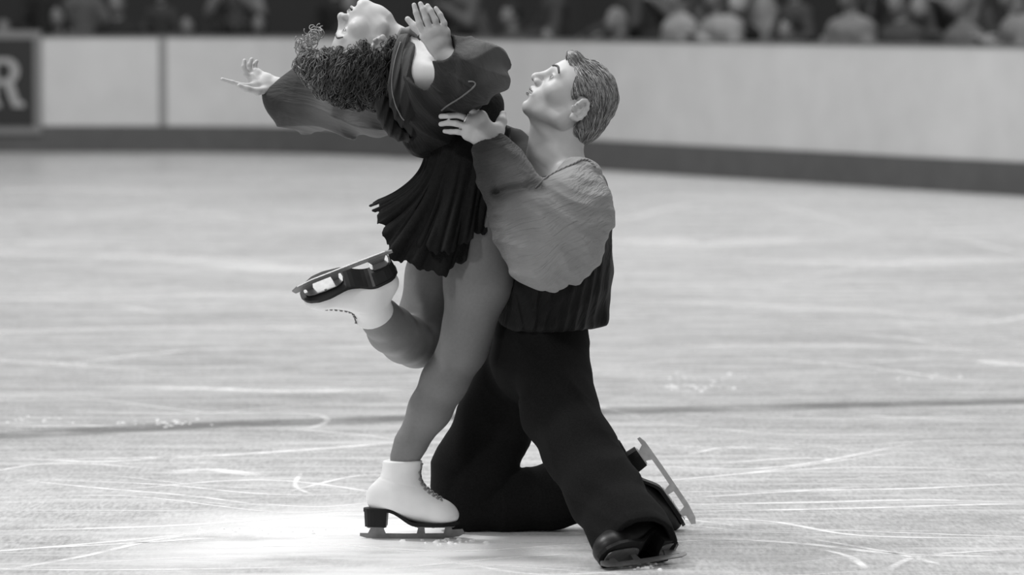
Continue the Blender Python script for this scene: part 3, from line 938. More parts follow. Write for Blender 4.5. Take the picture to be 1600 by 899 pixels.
# blouse: sheer dyed fabric
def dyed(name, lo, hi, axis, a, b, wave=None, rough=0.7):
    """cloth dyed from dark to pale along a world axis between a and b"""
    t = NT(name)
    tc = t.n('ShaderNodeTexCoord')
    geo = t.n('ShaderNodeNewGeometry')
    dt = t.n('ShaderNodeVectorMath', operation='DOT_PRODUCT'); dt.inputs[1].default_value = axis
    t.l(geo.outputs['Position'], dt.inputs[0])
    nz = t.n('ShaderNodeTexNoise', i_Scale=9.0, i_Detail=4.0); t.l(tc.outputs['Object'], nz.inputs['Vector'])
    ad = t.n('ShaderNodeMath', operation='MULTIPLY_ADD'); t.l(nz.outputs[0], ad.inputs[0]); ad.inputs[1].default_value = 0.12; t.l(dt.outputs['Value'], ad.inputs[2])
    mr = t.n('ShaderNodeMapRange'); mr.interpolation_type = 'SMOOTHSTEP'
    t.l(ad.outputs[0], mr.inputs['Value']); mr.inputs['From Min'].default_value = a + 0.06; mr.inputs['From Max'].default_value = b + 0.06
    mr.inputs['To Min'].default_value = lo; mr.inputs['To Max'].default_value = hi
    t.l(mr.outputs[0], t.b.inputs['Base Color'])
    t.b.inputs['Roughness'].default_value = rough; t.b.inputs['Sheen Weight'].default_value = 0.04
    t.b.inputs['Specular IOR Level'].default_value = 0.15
    # crinkles running along one direction of the cloth
    wx = t.n('ShaderNodeTexNoise', i_Scale=4.0, i_Detail=2.0); t.l(tc.outputs['Object'], wx.inputs['Vector'])
    wm = t.n('ShaderNodeVectorMath', operation='MULTIPLY_ADD'); t.l(wx.outputs['Color'], wm.inputs[0]); wm.inputs[1].default_value = (0.12, 0.12, 0.12); t.l(tc.outputs['Object'], wm.inputs[2])
    mp = t.n('ShaderNodeMapping'); mp.inputs['Rotation'].default_value = (0, math.atan2(wave[2][1], wave[2][0]), 0)
    m2 = t.n('ShaderNodeMapping'); m2.inputs['Scale'].default_value = (0.06, 0.3, 1.0)
    t.l(wm.outputs[0], mp.inputs[0]); t.l(mp.outputs[0], m2.inputs[0])
    wv = t.n('ShaderNodeTexNoise', i_Scale=wave[0], i_Detail=3.0, i_Roughness=0.6)
    t.l(m2.outputs[0], wv.inputs['Vector'])
    bp = t.n('ShaderNodeBump', i_Strength=wave[1], i_Distance=0.012); t.l(wv.outputs[0], bp.inputs['Height'])
    t.l(bp.outputs[0], t.b.inputs['Normal'])
    return t.m
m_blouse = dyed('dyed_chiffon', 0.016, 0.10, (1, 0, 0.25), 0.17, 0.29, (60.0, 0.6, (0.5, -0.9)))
F = Field()
F.add(chain([(660, 215, 0.0, 26), (680, 180, 0.0, 48), (672, 140, 0.0, 46), (665, 125, -0.02, 40)], 0.04, fl=((0, 1, 0), 2.2)), 0.03)
F.add(chain([(690, 140, -0.16, 48), (728, 118, -0.26, 46), (752, 112, -0.36, 34)], 0.03), 0.03)          # near sleeve
F.add(chain([(752, 110, -0.36, 36), (722, 92, -0.30, 28)], 0.03), 0.03)
F.add(chain([(700, 150, -0.10, 40), (735, 140, -0.14, 26)], 0.03), 0.03)
F.add([cap(P(706, 84, -0.27), P(680, 78, -0.215), 0.046, 0.052, 0.008, sub=False)], 0.02)
bw = folds([((1.0, 0, 0.9), 62, 0.011, 2.8), ((0.2, 0, 1), 36, 0.010, 2.4)])
def post_bw(p, d):
    d = bw(p, d)
    # open neckline: bare chest
    a = P(658, 100, -0.17); q = (p - a) @ frame((0.45, 0, -1), (0, 1, 0)); q = np.abs(q) / np.array([0.078, 0.042, 0.17])
    o1 = (nrm(q) - 1) * 0.055
    d = np.maximum(d, -o1)
    # mouth of the sleeve around the wrist
    a = P(684, 68, -0.24); b = P(686, 72, -0.50); ba = b - a; t_ = np.clip((p - a) @ ba / ba.dot(ba), 0, 1)
    o2 = nrm(p - a - t_[:, None] * ba) - 0.044
    return np.maximum(d, -o2)
F.post = post_bw; F.pad = 0.022
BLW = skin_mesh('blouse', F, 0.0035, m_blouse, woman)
# far sleeve
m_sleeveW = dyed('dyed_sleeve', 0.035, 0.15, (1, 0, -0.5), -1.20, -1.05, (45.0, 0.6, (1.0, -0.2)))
F = Field()
F.add(chain([(640, 165, 0.15, 36), (585, 175, 0.22, 34), (535, 165, 0.29, 38), (485, 155, 0.33, 44), (462, 157, 0.35, 43), (442, 158, 0.36, 28)], 0.03), 0.02)
F.add(chain([(560, 190, 0.25, 18), (530, 180, 0.29, 22)], 0.03), 0.02)
bs = folds([((0.25, 0, 1.0), 55, 0.015, 2.6), ((1.0, 0, 0.3), 30, 0.007, 2.0)])
def post_fs(p, d):
    d = bs(p, d)
    a = P(415, 128, 0.365); b = P(446, 142, 0.36); ba = b - a; t_ = np.clip((p - a) @ ba / ba.dot(ba), 0, 1)
    return np.maximum(d, -(nrm(p - a - t_[:, None] * ba) - 0.028))
F.post = post_fs; F.pad = 0.024
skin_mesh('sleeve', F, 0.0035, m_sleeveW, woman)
# hanging cowl collar, strips of cloth draped from the nape
def drape(name, ctrl, m, par, n=30):
    """ctrl: (px,py,Y,half width px,depth half width m) - flattened tube of cloth with creases"""
    F = Field(); L = []
    xs = np.arange(len(ctrl)); st = [[catmull(xs, [c[j] for c in ctrl], t) for j in range(5)] for t in np.linspace(0, len(ctrl) - 1.001, n)]
    for a, b in zip(st[:-1], st[1:]):
        L.append(cap(P(*a[:3]), P(*b[:3]), a[3] / M, b[3] / M, 0.01, fl=((0, 1, 0), max(1.0, a[4] / (a[3] / M)))))
    F.add(L, 0.01)
    F.post = folds([((1.0, 0, -0.25), 120, 0.0060, 2.2)]); F.pad = 0.008
    return skin_mesh(name, F, 0.0028, m, par)
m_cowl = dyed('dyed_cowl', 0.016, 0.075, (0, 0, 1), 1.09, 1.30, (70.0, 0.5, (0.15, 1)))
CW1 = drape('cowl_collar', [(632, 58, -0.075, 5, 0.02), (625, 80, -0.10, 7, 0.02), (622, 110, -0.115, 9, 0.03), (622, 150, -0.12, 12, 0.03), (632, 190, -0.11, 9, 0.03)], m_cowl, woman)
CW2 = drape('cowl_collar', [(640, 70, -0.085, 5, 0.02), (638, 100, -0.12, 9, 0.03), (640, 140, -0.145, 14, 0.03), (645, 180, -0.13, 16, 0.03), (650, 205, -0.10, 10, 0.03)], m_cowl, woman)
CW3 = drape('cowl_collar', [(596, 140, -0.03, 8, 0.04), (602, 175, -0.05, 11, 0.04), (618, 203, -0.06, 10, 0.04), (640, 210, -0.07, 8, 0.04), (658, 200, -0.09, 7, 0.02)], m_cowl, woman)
cord_on('cowl_edge', [CW1, CW2, CW3], [(626, 66), (618, 90), (613, 120), (614, 148), (620, 168), (627, 182), (632, 188)], 0.0018, mat('pale_edge', 0.20, 0.6), woman)
cord_on('blouse_hem', [BLW], [(690, 172), (700, 164), (718, 153), (734, 141), (743, 133), (740, 128), (732, 128)], 0.0022, mat('pale_hem', 0.16, 0.6), woman)
drape('collar_edge', [(624, 58, -0.055, 2.0, 0.004), (632, 50, -0.055, 2.2, 0.004), (643, 48, -0.055, 2.2, 0.004), (652, 54, -0.060, 2.0, 0.004)], mat('pale_collar', 0.22, 0.6), woman)

# skirt: pleated, flaring to a scalloped hem
def make_skirt(name, hem_near, waist, hem_far_y, m, par, ripples, amp, seedv, ydep):
    NT_, NV = 240, 44
    V = []; F_ = []
    xs = np.linspace(0, 1, len(hem_near)); rs = random.Random(seedv)
    ph = [rs.random() * 6.28 for _ in range(4)]
    wl, wr_, wy = waist
    for j in range(NV):
        v = j / (NV - 1)
        for i in range(NT_):
            th = 2 * math.pi * i / NT_
            s = (1 - math.cos(th)) / 2                     # 0 at the left end, 1 at the right end
            near = math.sin(th) >= 0
            hx = catmull(xs, [h[0] for h in hem_near], s); hy = catmull(xs, [h[1] for h in hem_near], s)
            if not near:
                e = 1 - abs(math.sin(th)); hy = hy * e + (1 - e) * (hy - 26)
            hd = -ydep[0] * math.sin(th) if near else -ydep[1] * math.sin(th)
            hem = P(hx, hy, hd)
            wpt = P(wl[0] + (wr_[0] - wl[0]) * s, wl[1] + (wr_[1] - wl[1]) * s, -wy * math.sin(th))
            e1 = v ** 1.35 if s > 0.25 else v ** (1.35 + 1.9 * (0.25 - s) / 0.25)
            z = wpt[2] + (hem[2] - wpt[2]) * v
            p = np.array([wpt[0] + (hem[0] - wpt[0]) * e1, wpt[1] + (hem[1] - wpt[1]) * min(1, v ** 0.6), z])
            rad = unit([math.cos(th + math.pi) * 1.0, -math.sin(th), 0])
            rp = amp * v ** 1.3 * (math.sin(ripples * th + ph[0] + 1.2 * math.sin(3 * th + 4 * v)) + 0.5 * math.sin(ripples * 1.9 * th + ph[1] + 2 * v))
            rp += 0.004 * math.sin(ripples * 0.5 * th + ph[2])
            p = p + rad * rp
            p[2] += 0.006 * v * math.sin(ripples * th + ph[3]) + 0.003 * v * math.sin(ripples * 2.7 * th)
            V.append(p)
    for j in range(NV - 1):
        for i in range(NT_):
            k = (i + 1) % NT_
            F_.append((j * NT_ + i, j * NT_ + k, (j + 1) * NT_ + k, (j + 1) * NT_ + i))
    o = mesh_obj(name, V, F_, m, par)
    md = o.modifiers.new('thickness', 'SOLIDIFY'); md.thickness = 0.002
    return o
make_skirt('skirt', [(586, 319), (599, 360), (614, 402), (650, 416), (690, 430), (722, 408), (748, 380), (776, 378)],
           ((668, 218), (796, 200), 0.125), 0, m_skirt, woman, 22, 0.010, 3, (0.20, 0.17))
make_skirt('skirt', [(640, 330), (650, 372), (668, 388), (690, 396), (712, 390), (735, 372), (758, 362), (780, 368)],
           ((676, 222), (790, 205), 0.13), 0, m_skirt, woman, 19, 0.012, 9, (0.235, 0.16))

# hair
def hair_poly_w():   # in head coordinates (y forward, z up)
    return [(0.088, 0.070), (0.062, 0.055), (0.045, 0.030), (0.022, 0.010), (0.012, -0.002), (0.004, 0.020), (-0.012, 0.026),
            (-0.026, 0.010), (-0.028, -0.02), (-0.03, -0.055), (-0.05, -0.12), (-0.30, -0.16), (-0.34, 0.3), (0.2, 0.3), (0.14, 0.12), (0.108, 0.085)]
m_hairW = mat('brown_curls', 0.038, 0.45, noise=(0.4, 40), spec=0.6, tint=True)
F = Field()
F.add([ell(HW.w((0, -0.015, 0.035)), (0.105, 0.098, 0.10), 0.03, R=None),
       ell(P(505, 96, 0), (0.062, 0.085, 0.055), 0.03), ell(P(555, 120, 0), (0.085, 0.10, 0.062), 0.03),
       ell(P(590, 120, 0), (0.045, 0.090, 0.065), 0.03), ell(P(530, 128, 0), (0.06, 0.08, 0.035), 0.03), ell(P(595, 90, 0), (0.04, 0.085, 0.05), 0.02)], 0.02)
def post_hw(p, d):
    l = HW.loc(p); q = poly_sdf(l[:, 1:3], hair_poly_w()) * HW.sc
    d = d - 0.005 * np.abs(vnoise(p, 90.0, 5)) - 0.003 * vnoise(p, 200, 6)
    return -smin(-d, -q, 0.012)
F.post = post_hw; F.pad = 0.012
hairv, hairf = surface(F, 0.0035); hairv, hairf = drop_islands(hairv, hairf)
hw = mesh_obj('hair', hairv, hairf, m_hairW, woman, tint=0.4 + 0.2 * vnoise(hairv, 120, 2))
rs = random.Random(21); mb = MB()
vis = hairv[(HW.loc(hairv)[:, 2] > -0.12)]
sel = [vis[rs.randrange(len(vis))] for _ in range(2600)]
def flow_w(q):
    l = HW.loc(q[None])[0]
    fl = -HW.R[:, 1] * 0.8 + np.array([-0.15, 0, -1.0]) + (q - HW.w((0, 0.02, 0.0))) * 3.0
    return fl
grow_locks(mb, hw, root_loc(woman), sel, flow_w, 20, 0.0042, 0.006, 0.00095, curl=0.0075, cf=0.75, rnd=rs)
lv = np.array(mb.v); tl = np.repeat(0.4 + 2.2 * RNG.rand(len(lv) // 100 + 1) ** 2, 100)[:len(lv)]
tl = tl * (1 + 2.2 * np.clip(HW.loc(lv)[:, 1] / 0.08, 0, 1))  # strands toward the face painted paler, as if lit
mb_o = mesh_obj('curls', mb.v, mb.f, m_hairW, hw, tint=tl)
mb = MB()   # loose frizz at the forehead, light painted in as a paler hair colour
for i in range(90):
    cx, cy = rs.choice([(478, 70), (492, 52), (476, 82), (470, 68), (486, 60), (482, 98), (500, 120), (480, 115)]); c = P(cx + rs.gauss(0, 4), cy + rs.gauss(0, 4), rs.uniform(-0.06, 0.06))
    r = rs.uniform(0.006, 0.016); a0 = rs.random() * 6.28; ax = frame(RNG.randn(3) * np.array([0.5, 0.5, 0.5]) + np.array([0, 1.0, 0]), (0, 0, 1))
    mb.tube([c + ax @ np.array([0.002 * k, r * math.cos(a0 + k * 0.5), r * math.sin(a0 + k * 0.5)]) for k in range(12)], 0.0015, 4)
mesh_obj('stray_curls', mb.v, mb.f, mat('lit_curls', 0.30, 0.5), hw)

# ------------------------------------------------ MAN
man = empty('person', G(840, 838))
put(man, 'man skater kneeling in dark trousers and pleated blouse holding the woman', 'person')
HM = Head((903, 168), 0.02, 138, 48, 1.14)
def body_man():
    F = Field()
    F.add([cap(P(840, 545, 0.03), P(864, 440, 0.03), 0.080, 0.085, 0.04, fl=((0, 1, 0), 1.3)),
           cap(P(864, 440, 0.03), P(885, 330, 0.03), 0.085, 0.100, 0.04, fl=((0, 1, 0), 1.6)),
           cap(P(902, 285, -0.12), P(852, 290, 0.18), 0.055, 0.055, 0.04),
           cap(P(880, 262, 0.0), P(868, 290, 0.02), 0.06, 0.09, 0.03)], 0.02)
    F.add([cap(HM.w((0, -0.02, -0.05)), P(864, 250, 0.02), 0.056, 0.060, 0.02), cap(HM.w((0, 0.035, -0.085)), P(845, 245, 0.02), 0.030, 0.035, 0.03)], 0.03)
    F.add(HM.prims(), 0.012)
    F.add(chain([(912, 295, -0.17, 34), (880, 350, -0.23, 28), (842, 400, -0.27, 25)], 0.02), 0.03)
    F.add(chain([(842, 400, -0.27, 25), (815, 330, -0.25, 25), (778, 238, -0.235, 18)], 0.02), 0.015)
    wr = P(768, 222, -0.235)
    kn = [P(752, 182, -0.235), P(740, 189, -0.242), P(733, 199, -0.242), P(731, 210, -0.235)]
    F.add(palm(wr, kn, 0.0165), 0.015)
    F.add([cap(wr, P(775, 205, -0.225), 0.026, 0.018, 0.02)], 0.015)
    F.add(finger([kn[0], P(731, 171, -0.242), P(713, 167, -0.235), P(699, 170, -0.225)], 0.0090, 0.0066, 0.003), 0.002)
    F.add(finger([kn[1], P(717, 180, -0.248), P(702, 181, -0.240), P(689, 182, -0.228)], 0.0092, 0.0068, 0.003), 0.002)
    F.add(finger([kn[2], P(713, 193, -0.248), P(700, 192, -0.240), P(689, 194, -0.228)], 0.0090, 0.0066, 0.003), 0.002)
    F.add(finger([kn[3], P(715, 206, -0.240), P(704, 206, -0.232), P(695, 205, -0.220)], 0.0082, 0.0060, 0.003), 0.002)
    F.add(finger([P(768, 214, -0.22), P(778, 203, -0.215), P(784, 190, -0.20), P(786, 178, -0.18)], 0.0160, 0.0085, 0.014), 0.014)
    # far arm
    F.add(chain([(852, 290, 0.20, 32), (815, 262, 0.27, 27), (788, 225, 0.30, 24)], 0.02), 0.03)
    F.add(chain([(788, 225, 0.30, 24), (760, 215, 0.25, 20), (735, 212, 0.175, 17)], 0.02), 0.015)
    w2 = P(735, 212, 0.175); k2 = [P(705, 200 + 8 * i, 0.16) for i in range(4)]
    F.add(palm(w2, k2, 0.015), 0.01)
    for i in range(4): F.add(finger([k2[i], P(690, 200 + 8 * i, 0.155), P(678, 201 + 8 * i, 0.15)], 0.0100, 0.0075), 0.004)
    F.add(finger([P(730, 205, 0.17), P(722, 190, 0.165), P(716, 178, 0.16)], 0.013, 0.009), 0.01)
    # legs
    F.add(chain([(832, 555, 0.10, 44), (780, 660, 0.15, 44), (728, 775, 0.12, 36)], 0.02), 0.03)
    F.add(chain([(728, 786, 0.12, 34), (860, 790, 0.12, 30), (945, 745, 0.12, 22)], 0.02), 0.015)
    F.add([cap(P(950, 742, 0.12), P(1030, 790, 0.12), 0.032, 0.022, 0.02)], 0.015)
    F.add(chain([(858, 565, -0.05, 42), (890, 660, -0.26, 38), (935, 745, -0.42, 34), (985, 835, -0.60, 24)], 0.02), 0.03)
    return F
FM = body_man()
skin_mesh('body', FM, 0.0024, m_skinM, man, lambda v: HM.tint(v, 0.45))
mb = MB(); R_ = frame(P(717, 180, -0.248) - P(740, 189, -0.242), (0, 0, 1)); c = P(727, 184, -0.2455)
mb.tube([c + R_ @ np.array([0, 0.0118 * math.cos(a), 0.0118 * math.sin(a)]) for a in np.linspace(0, 2 * math.pi, 25)[:-1]], 0.0022, 6, closed=True)
mb.prism([(0.005 * math.cos(a), 0.0055 * math.sin(a)) for a in np.linspace(0, 5.24, 6)], lambda a, b, h: c + R_ @ np.array([a, -0.0118, b]) + np.array([0, -1, 0]) * h, -0.001, 0.004)
mb.build('finger_ring', mat('bright_silver', 0.9, 0.12, metal=1.0), man)
# eyebrows
def brows(H, par, m, r=0.0026, dy=0.002):
    bo = [c_ for c_ in par.children if c_.name.startswith('body')][0]; off = root_loc(par)
    bv = BVHTree.FromPolygons([tuple(v.co) for v in bo.data.vertices], [tuple(p.vertices) for p in bo.data.polygons])
    for sx in (-1, 1):
        mb = MB()
        pts = [H.w((sx * x, y + dy, z)) for x, y, z in ((0.012, 0.0915, 0.020), (0.022, 0.0905, 0.0245), (0.034, 0.085, 0.0265), (0.046, 0.076, 0.022), (0.050, 0.071, 0.018))]
        xs_ = np.arange(5); pts = [np.array([catmull(xs_, [q_[j] for q_ in pts], t_) for j in range(3)]) for t_ in np.linspace(0, 3.99, 16)]
        out = []
        for q_ in pts:
            c_, n_, _, _ = bv.find_nearest(Vector(q_ - off)); out.append(np.array(c_) + off + np.array(n_) * 0.0008)
        mb.tube(out, [r * H.sc * (0.6 + 0.6 * math.sin(math.pi * (i_ + 2) / 19)) for i_ in range(16)], 6); mb.build('eyebrow', m, par)
        ev = []; ef = []
        c0 = np.array([sx * 0.031, 0.0715, 0.001]); nn_ = 14
        for i_ in range(nn_ + 1):
            for j_ in range(20):
                a_ = math.pi * i_ / nn_; b_ = 2 * math.pi * j_ / 20
                ev.append(c0 + 0.0138 * np.array([math.sin(a_) * math.cos(b_), math.cos(a_), math.sin(a_) * math.sin(b_)]))
        for i_ in range(nn_):
            for j_ in range(20): ef.append((i_ * 20 + j_, i_ * 20 + (j_ + 1) % 20, (i_ + 1) * 20 + (j_ + 1) % 20, (i_ + 1) * 20 + j_))
        tn = [0.06 if i_ < 3 else (1.0) for i_ in range(nn_ + 1) for j_ in range(20)]
        mesh_obj('eye', [H.w(q_) for q_ in ev], ef, mat('eye_white', 0.55, 0.2, tint=True), par, tint=tn)
brows(HM, man, mat('brow_fair', 0.07, 0.7), 0.0024, 0.001); brows(HW, woman, mat('brow_dark', 0.10, 0.7), 0.0018)

# shirt torso (dyed dark towards the waist)
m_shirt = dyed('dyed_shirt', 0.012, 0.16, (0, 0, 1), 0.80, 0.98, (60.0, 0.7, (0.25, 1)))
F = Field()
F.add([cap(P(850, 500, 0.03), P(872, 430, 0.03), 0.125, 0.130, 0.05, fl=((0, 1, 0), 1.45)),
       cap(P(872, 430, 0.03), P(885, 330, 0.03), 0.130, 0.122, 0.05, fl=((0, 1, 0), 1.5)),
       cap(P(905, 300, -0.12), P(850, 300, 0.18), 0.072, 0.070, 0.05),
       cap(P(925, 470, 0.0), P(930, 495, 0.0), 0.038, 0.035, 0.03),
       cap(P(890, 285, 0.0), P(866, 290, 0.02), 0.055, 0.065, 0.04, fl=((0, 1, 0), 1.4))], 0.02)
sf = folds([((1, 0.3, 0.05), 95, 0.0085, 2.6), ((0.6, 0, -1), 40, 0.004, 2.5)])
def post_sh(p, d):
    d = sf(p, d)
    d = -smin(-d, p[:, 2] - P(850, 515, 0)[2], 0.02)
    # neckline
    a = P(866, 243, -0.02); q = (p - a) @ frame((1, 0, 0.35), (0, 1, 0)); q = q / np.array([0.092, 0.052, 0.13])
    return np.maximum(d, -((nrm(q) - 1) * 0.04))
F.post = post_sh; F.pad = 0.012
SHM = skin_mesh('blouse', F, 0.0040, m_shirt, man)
# near sleeve, full and bloused
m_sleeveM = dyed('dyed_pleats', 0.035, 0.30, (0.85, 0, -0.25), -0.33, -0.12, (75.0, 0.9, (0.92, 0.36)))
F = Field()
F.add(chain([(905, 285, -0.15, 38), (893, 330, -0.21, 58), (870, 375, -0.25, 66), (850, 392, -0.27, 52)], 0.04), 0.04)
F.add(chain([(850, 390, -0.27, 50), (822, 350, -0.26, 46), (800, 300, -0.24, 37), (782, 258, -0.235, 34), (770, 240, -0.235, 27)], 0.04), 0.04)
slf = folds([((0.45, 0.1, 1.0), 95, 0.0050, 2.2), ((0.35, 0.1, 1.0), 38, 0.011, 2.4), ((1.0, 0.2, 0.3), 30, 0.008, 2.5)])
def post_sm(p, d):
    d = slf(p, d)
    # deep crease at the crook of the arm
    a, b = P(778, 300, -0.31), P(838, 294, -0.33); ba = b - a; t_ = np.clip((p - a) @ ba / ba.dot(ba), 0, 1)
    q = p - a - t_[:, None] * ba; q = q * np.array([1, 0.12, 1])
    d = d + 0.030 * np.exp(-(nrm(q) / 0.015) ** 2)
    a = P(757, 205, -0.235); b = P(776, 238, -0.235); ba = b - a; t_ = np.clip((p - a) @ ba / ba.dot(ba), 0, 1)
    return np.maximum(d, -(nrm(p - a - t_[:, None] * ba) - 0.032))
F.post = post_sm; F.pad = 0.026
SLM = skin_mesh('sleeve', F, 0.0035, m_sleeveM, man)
# far sleeve
F = Field()
F.add(chain([(850, 292, 0.17, 36), (825, 262, 0.24, 34), (800, 232, 0.28, 24), (787, 208, 0.26, 10)], 0.03), 0.03)
F.add(chain([(800, 235, 0.28, 28), (765, 222, 0.25, 26), (742, 214, 0.20, 22)], 0.03), 0.03)
F.post = folds([((1.0, 0, 0.5), 70, 0.006, 2.0)]); F.pad = 0.012
skin_mesh('sleeve', F, 0.0045, mat('dark_sleeve_cloth', 0.009, 0.8, noise=(0.3, 30)), man)  # far sleeve in one even dark colour
# twisted collar edge
cord_on('collar_cord', [SHM, SLM], [(836, 294), (846, 284), (862, 273), (880, 264), (896, 257), (908, 251), (920, 252), (930, 262)], 0.0022, mat('pale_cord', 0.24, 0.7), man, twist=True)

# trousers: one garment
F = Field()
F.add([cap(P(846, 495, 0.03), P(842, 560, 0.03), 0.112, 0.128, 0.04, fl=((0, 1, 0), 1.4)), cap(P(862, 540, -0.02), P(868, 580, -0.08), 0.088, 0.085, 0.04)], 0.02)
F.add(chain([(822, 560, 0.10, 66), (778, 650, 0.14, 60), (738, 740, 0.12, 62), (728, 778, 0.12, 54)], 0.03), 0.02)
F.add(chain([(728, 782, 0.12, 52), (800, 786, 0.12, 48), (860, 777, 0.12, 50), (920, 762, 0.12, 50), (952, 740, 0.12, 44), (966, 727, 0.12, 40)], 0.02), 0.008)
F.add(chain([(860, 560, -0.06, 60), (874, 640, -0.20, 56), (905, 700, -0.32, 54), (945, 770, -0.45, 54), (980, 828, -0.57, 54), (994, 850, -0.62, 58)], 0.03), 0.01)
tf = folds([((1.0, 0.2, 0.6), 26, 0.006, 2.0), ((0.3, 0, 1), 45, 0.0035, 2.5)])
def post_tr(p, d):
    d = tf(p, d)
    d = -smin(-d, p[:, 2] - 0.002, 0.004)
    # cut and hollow the hems
    a = P(988, 838, -0.60); ax = unit(P(990, 846, -0.62) - P(945, 770, -0.45))
    s_ = (p - a) @ ax
    cut = np.where(np.abs(s_) < 0.25, s_ - 0.052, -1.0)
    near = nrm(p - a) < 0.16
    d = np.where(near, np.maximum(d, cut), d)
    hol = np.maximum(nrm((p - a) - s_[:, None] * ax) - 0.080, -s_ - 0.02)
    d = np.where(near, np.maximum(d, -hol), d)
    a = P(966, 728, 0.12); ax = unit((0.78, 0, 0.42)); s_ = (p - a) @ ax; near = nrm(p - a) < 0.15
    d = np.where(near, np.maximum(d, s_ - 0.035), d)
    hol = np.maximum(nrm((p - a) - s_[:, None] * ax) - 0.050, -s_ - 0.04)
    return np.where(near, np.maximum(d, -hol), d)
F.post = post_tr; F.pad = 0.012
skin_mesh('trousers', F, 0.0045, m_trou, man)

# his skates
tK = unit((0.57, 0.0, -0.82)); uK = unit((-0.82, 0.0, -0.57)); RK = frame(tK, uK)
o_k = P(1068, 822, 0.12) - RK @ np.array([0.142, 0, 0.045])
make_skate(man, o_k, tK, uK, m_blk, m_sole, laces=True, metal=mat('pale_blade', 0.55, 0.6, metal=0.3), lace_m=m_sole)  # paler blade metal on this skate only
tN = unit((-0.76, -0.62, -0.04)); uN = unit((-0.42, 0.66, 0.62)); RN = frame(tN, uN)
o_n = P(1000, 864, -0.66) - RN @ np.array([0.015, 0, 0.035])
make_skate(man, o_n, tN, uN, m_blk, m_sole, laces=False, metal=m_metal)

# his hair
def hair_poly_m():
    return [(0.086, 0.056), (0.064, 0.046), (0.044, 0.034), (0.031, 0.018), (0.020, -0.004), (0.010, -0.010), (0.008, 0.012), (-0.008, 0.022),
            (-0.026, 0.012), (-0.032, -0.02), (-0.034, -0.05), (-0.052, -0.088), (-0.075, -0.098), (-0.16, -0.09), (-0.2, 0.2), (0.12, 0.2), (0.108, 0.078)]
m_hairM = mat('fair_hair', 0.24, 0.42, noise=(0.3, 60), spec=0.6, tint=True)
F = Field()
F.add([Prim('e', 0.02, c=HM.w((0, 0.004, 0.021)), r=np.array([0.076, 0.083, 0.072]) * HM.sc, R=HM.R),
       Prim('e', 0.03, c=HM.w((0, -0.034, -0.03)), r=np.array([0.060, 0.046, 0.050]) * HM.sc, R=HM.R),
       cap(HM.w((-0.03, 0.078, 0.064)), HM.w((0.03, 0.078, 0.064)), 0.014, 0.014, 0.03), 
       cap(HM.w((0, -0.052, -0.03)), HM.w((0, -0.050, -0.078)), 0.034, 0.020, 0.02)], 0.02)
def post_hm(p, d):
    l = HM.loc(p); q = poly_sdf(l[:, 1:3], hair_poly_m()) * HM.sc
    d = d - 0.0025 * np.abs(vnoise(p, 110.0, 5))
    return -smin(-d, -q, 0.008)
F.post = post_hm; F.pad = 0.012
hv, hf = surface(F, 0.003); hv, hf = drop_islands(hv, hf)
hm = mesh_obj('hair', hv, hf, m_hairM, man, tint=0.8 + 0.3 * vnoise(hv, 90, 2))
rs = random.Random(33); mb = MB()
sel = [hv[rs.randrange(len(hv))] for _ in range(2300)]
def flow_m(q):
    l = HM.loc(q[None])[0]
    c = -HM.R[:, 1] * (1.0 + 4 * max(0, l[2])) - HM.R[:, 2] * (0.5 + 6 * max(0, -l[1]))
    return c
grow_locks(mb, hm, root_loc(man), sel, flow_m, 11, 0.0070, 0.0020, 0.0010, curl=0.0022, cf=0.55, rnd=rs, tip=0.2)
tl = np.repeat(0.3 + 1.7 * RNG.rand(len(sel)), 55)
mesh_obj('hair_locks', mb.v, mb.f, m_hairM, hm, tint=tl)

# ================================================================== SPECTATORS
put(sweep('floor_terrace', [(0.10, -0.05), (0.10, 0.10), (1.55, 0.10), (1.55, 0.50), (2.45, 0.50), (2.45, 0.95), (4.0, 0.95), (4.0, 2.6), (4.2, 2.6), (4.2, -0.05)], mat('stand_concrete', 0.03, 0.8)), kind='structure')
m_bench = mat('dark_bench', 0.03, 0.6)
put(sweep('spectator_bench', [(1.16, 0.40), (1.45, 0.40), (1.45, 0.46), (1.16, 0.46)], m_bench), 'dark front bench close behind the rink boards', 'bench')
put(sweep('spectator_bench', [(2.08, 0.80), (2.37, 0.80), (2.37, 0.86), (2.08, 0.86)], m_bench), 'dark rear bench one step higher in the stand', 'bench')
mb_posts = None
m_face = mat('spectator_skin', 0.20, 0.5)  # dim light of the stand put into a darker skin colour
SH = {n: mat('coat_' + n, v, 0.8, noise=(0.25, 8)) for n, v in (('black', 0.012), ('dark_grey', 0.04), ('grey', 0.10), ('light_grey', 0.17), ('pale', 0.27))}
HR = {n: mat('hair_' + n, v, 0.7) for n, v in (('dark', 0.012), ('brown', 0.05), ('fair', 0.18))}
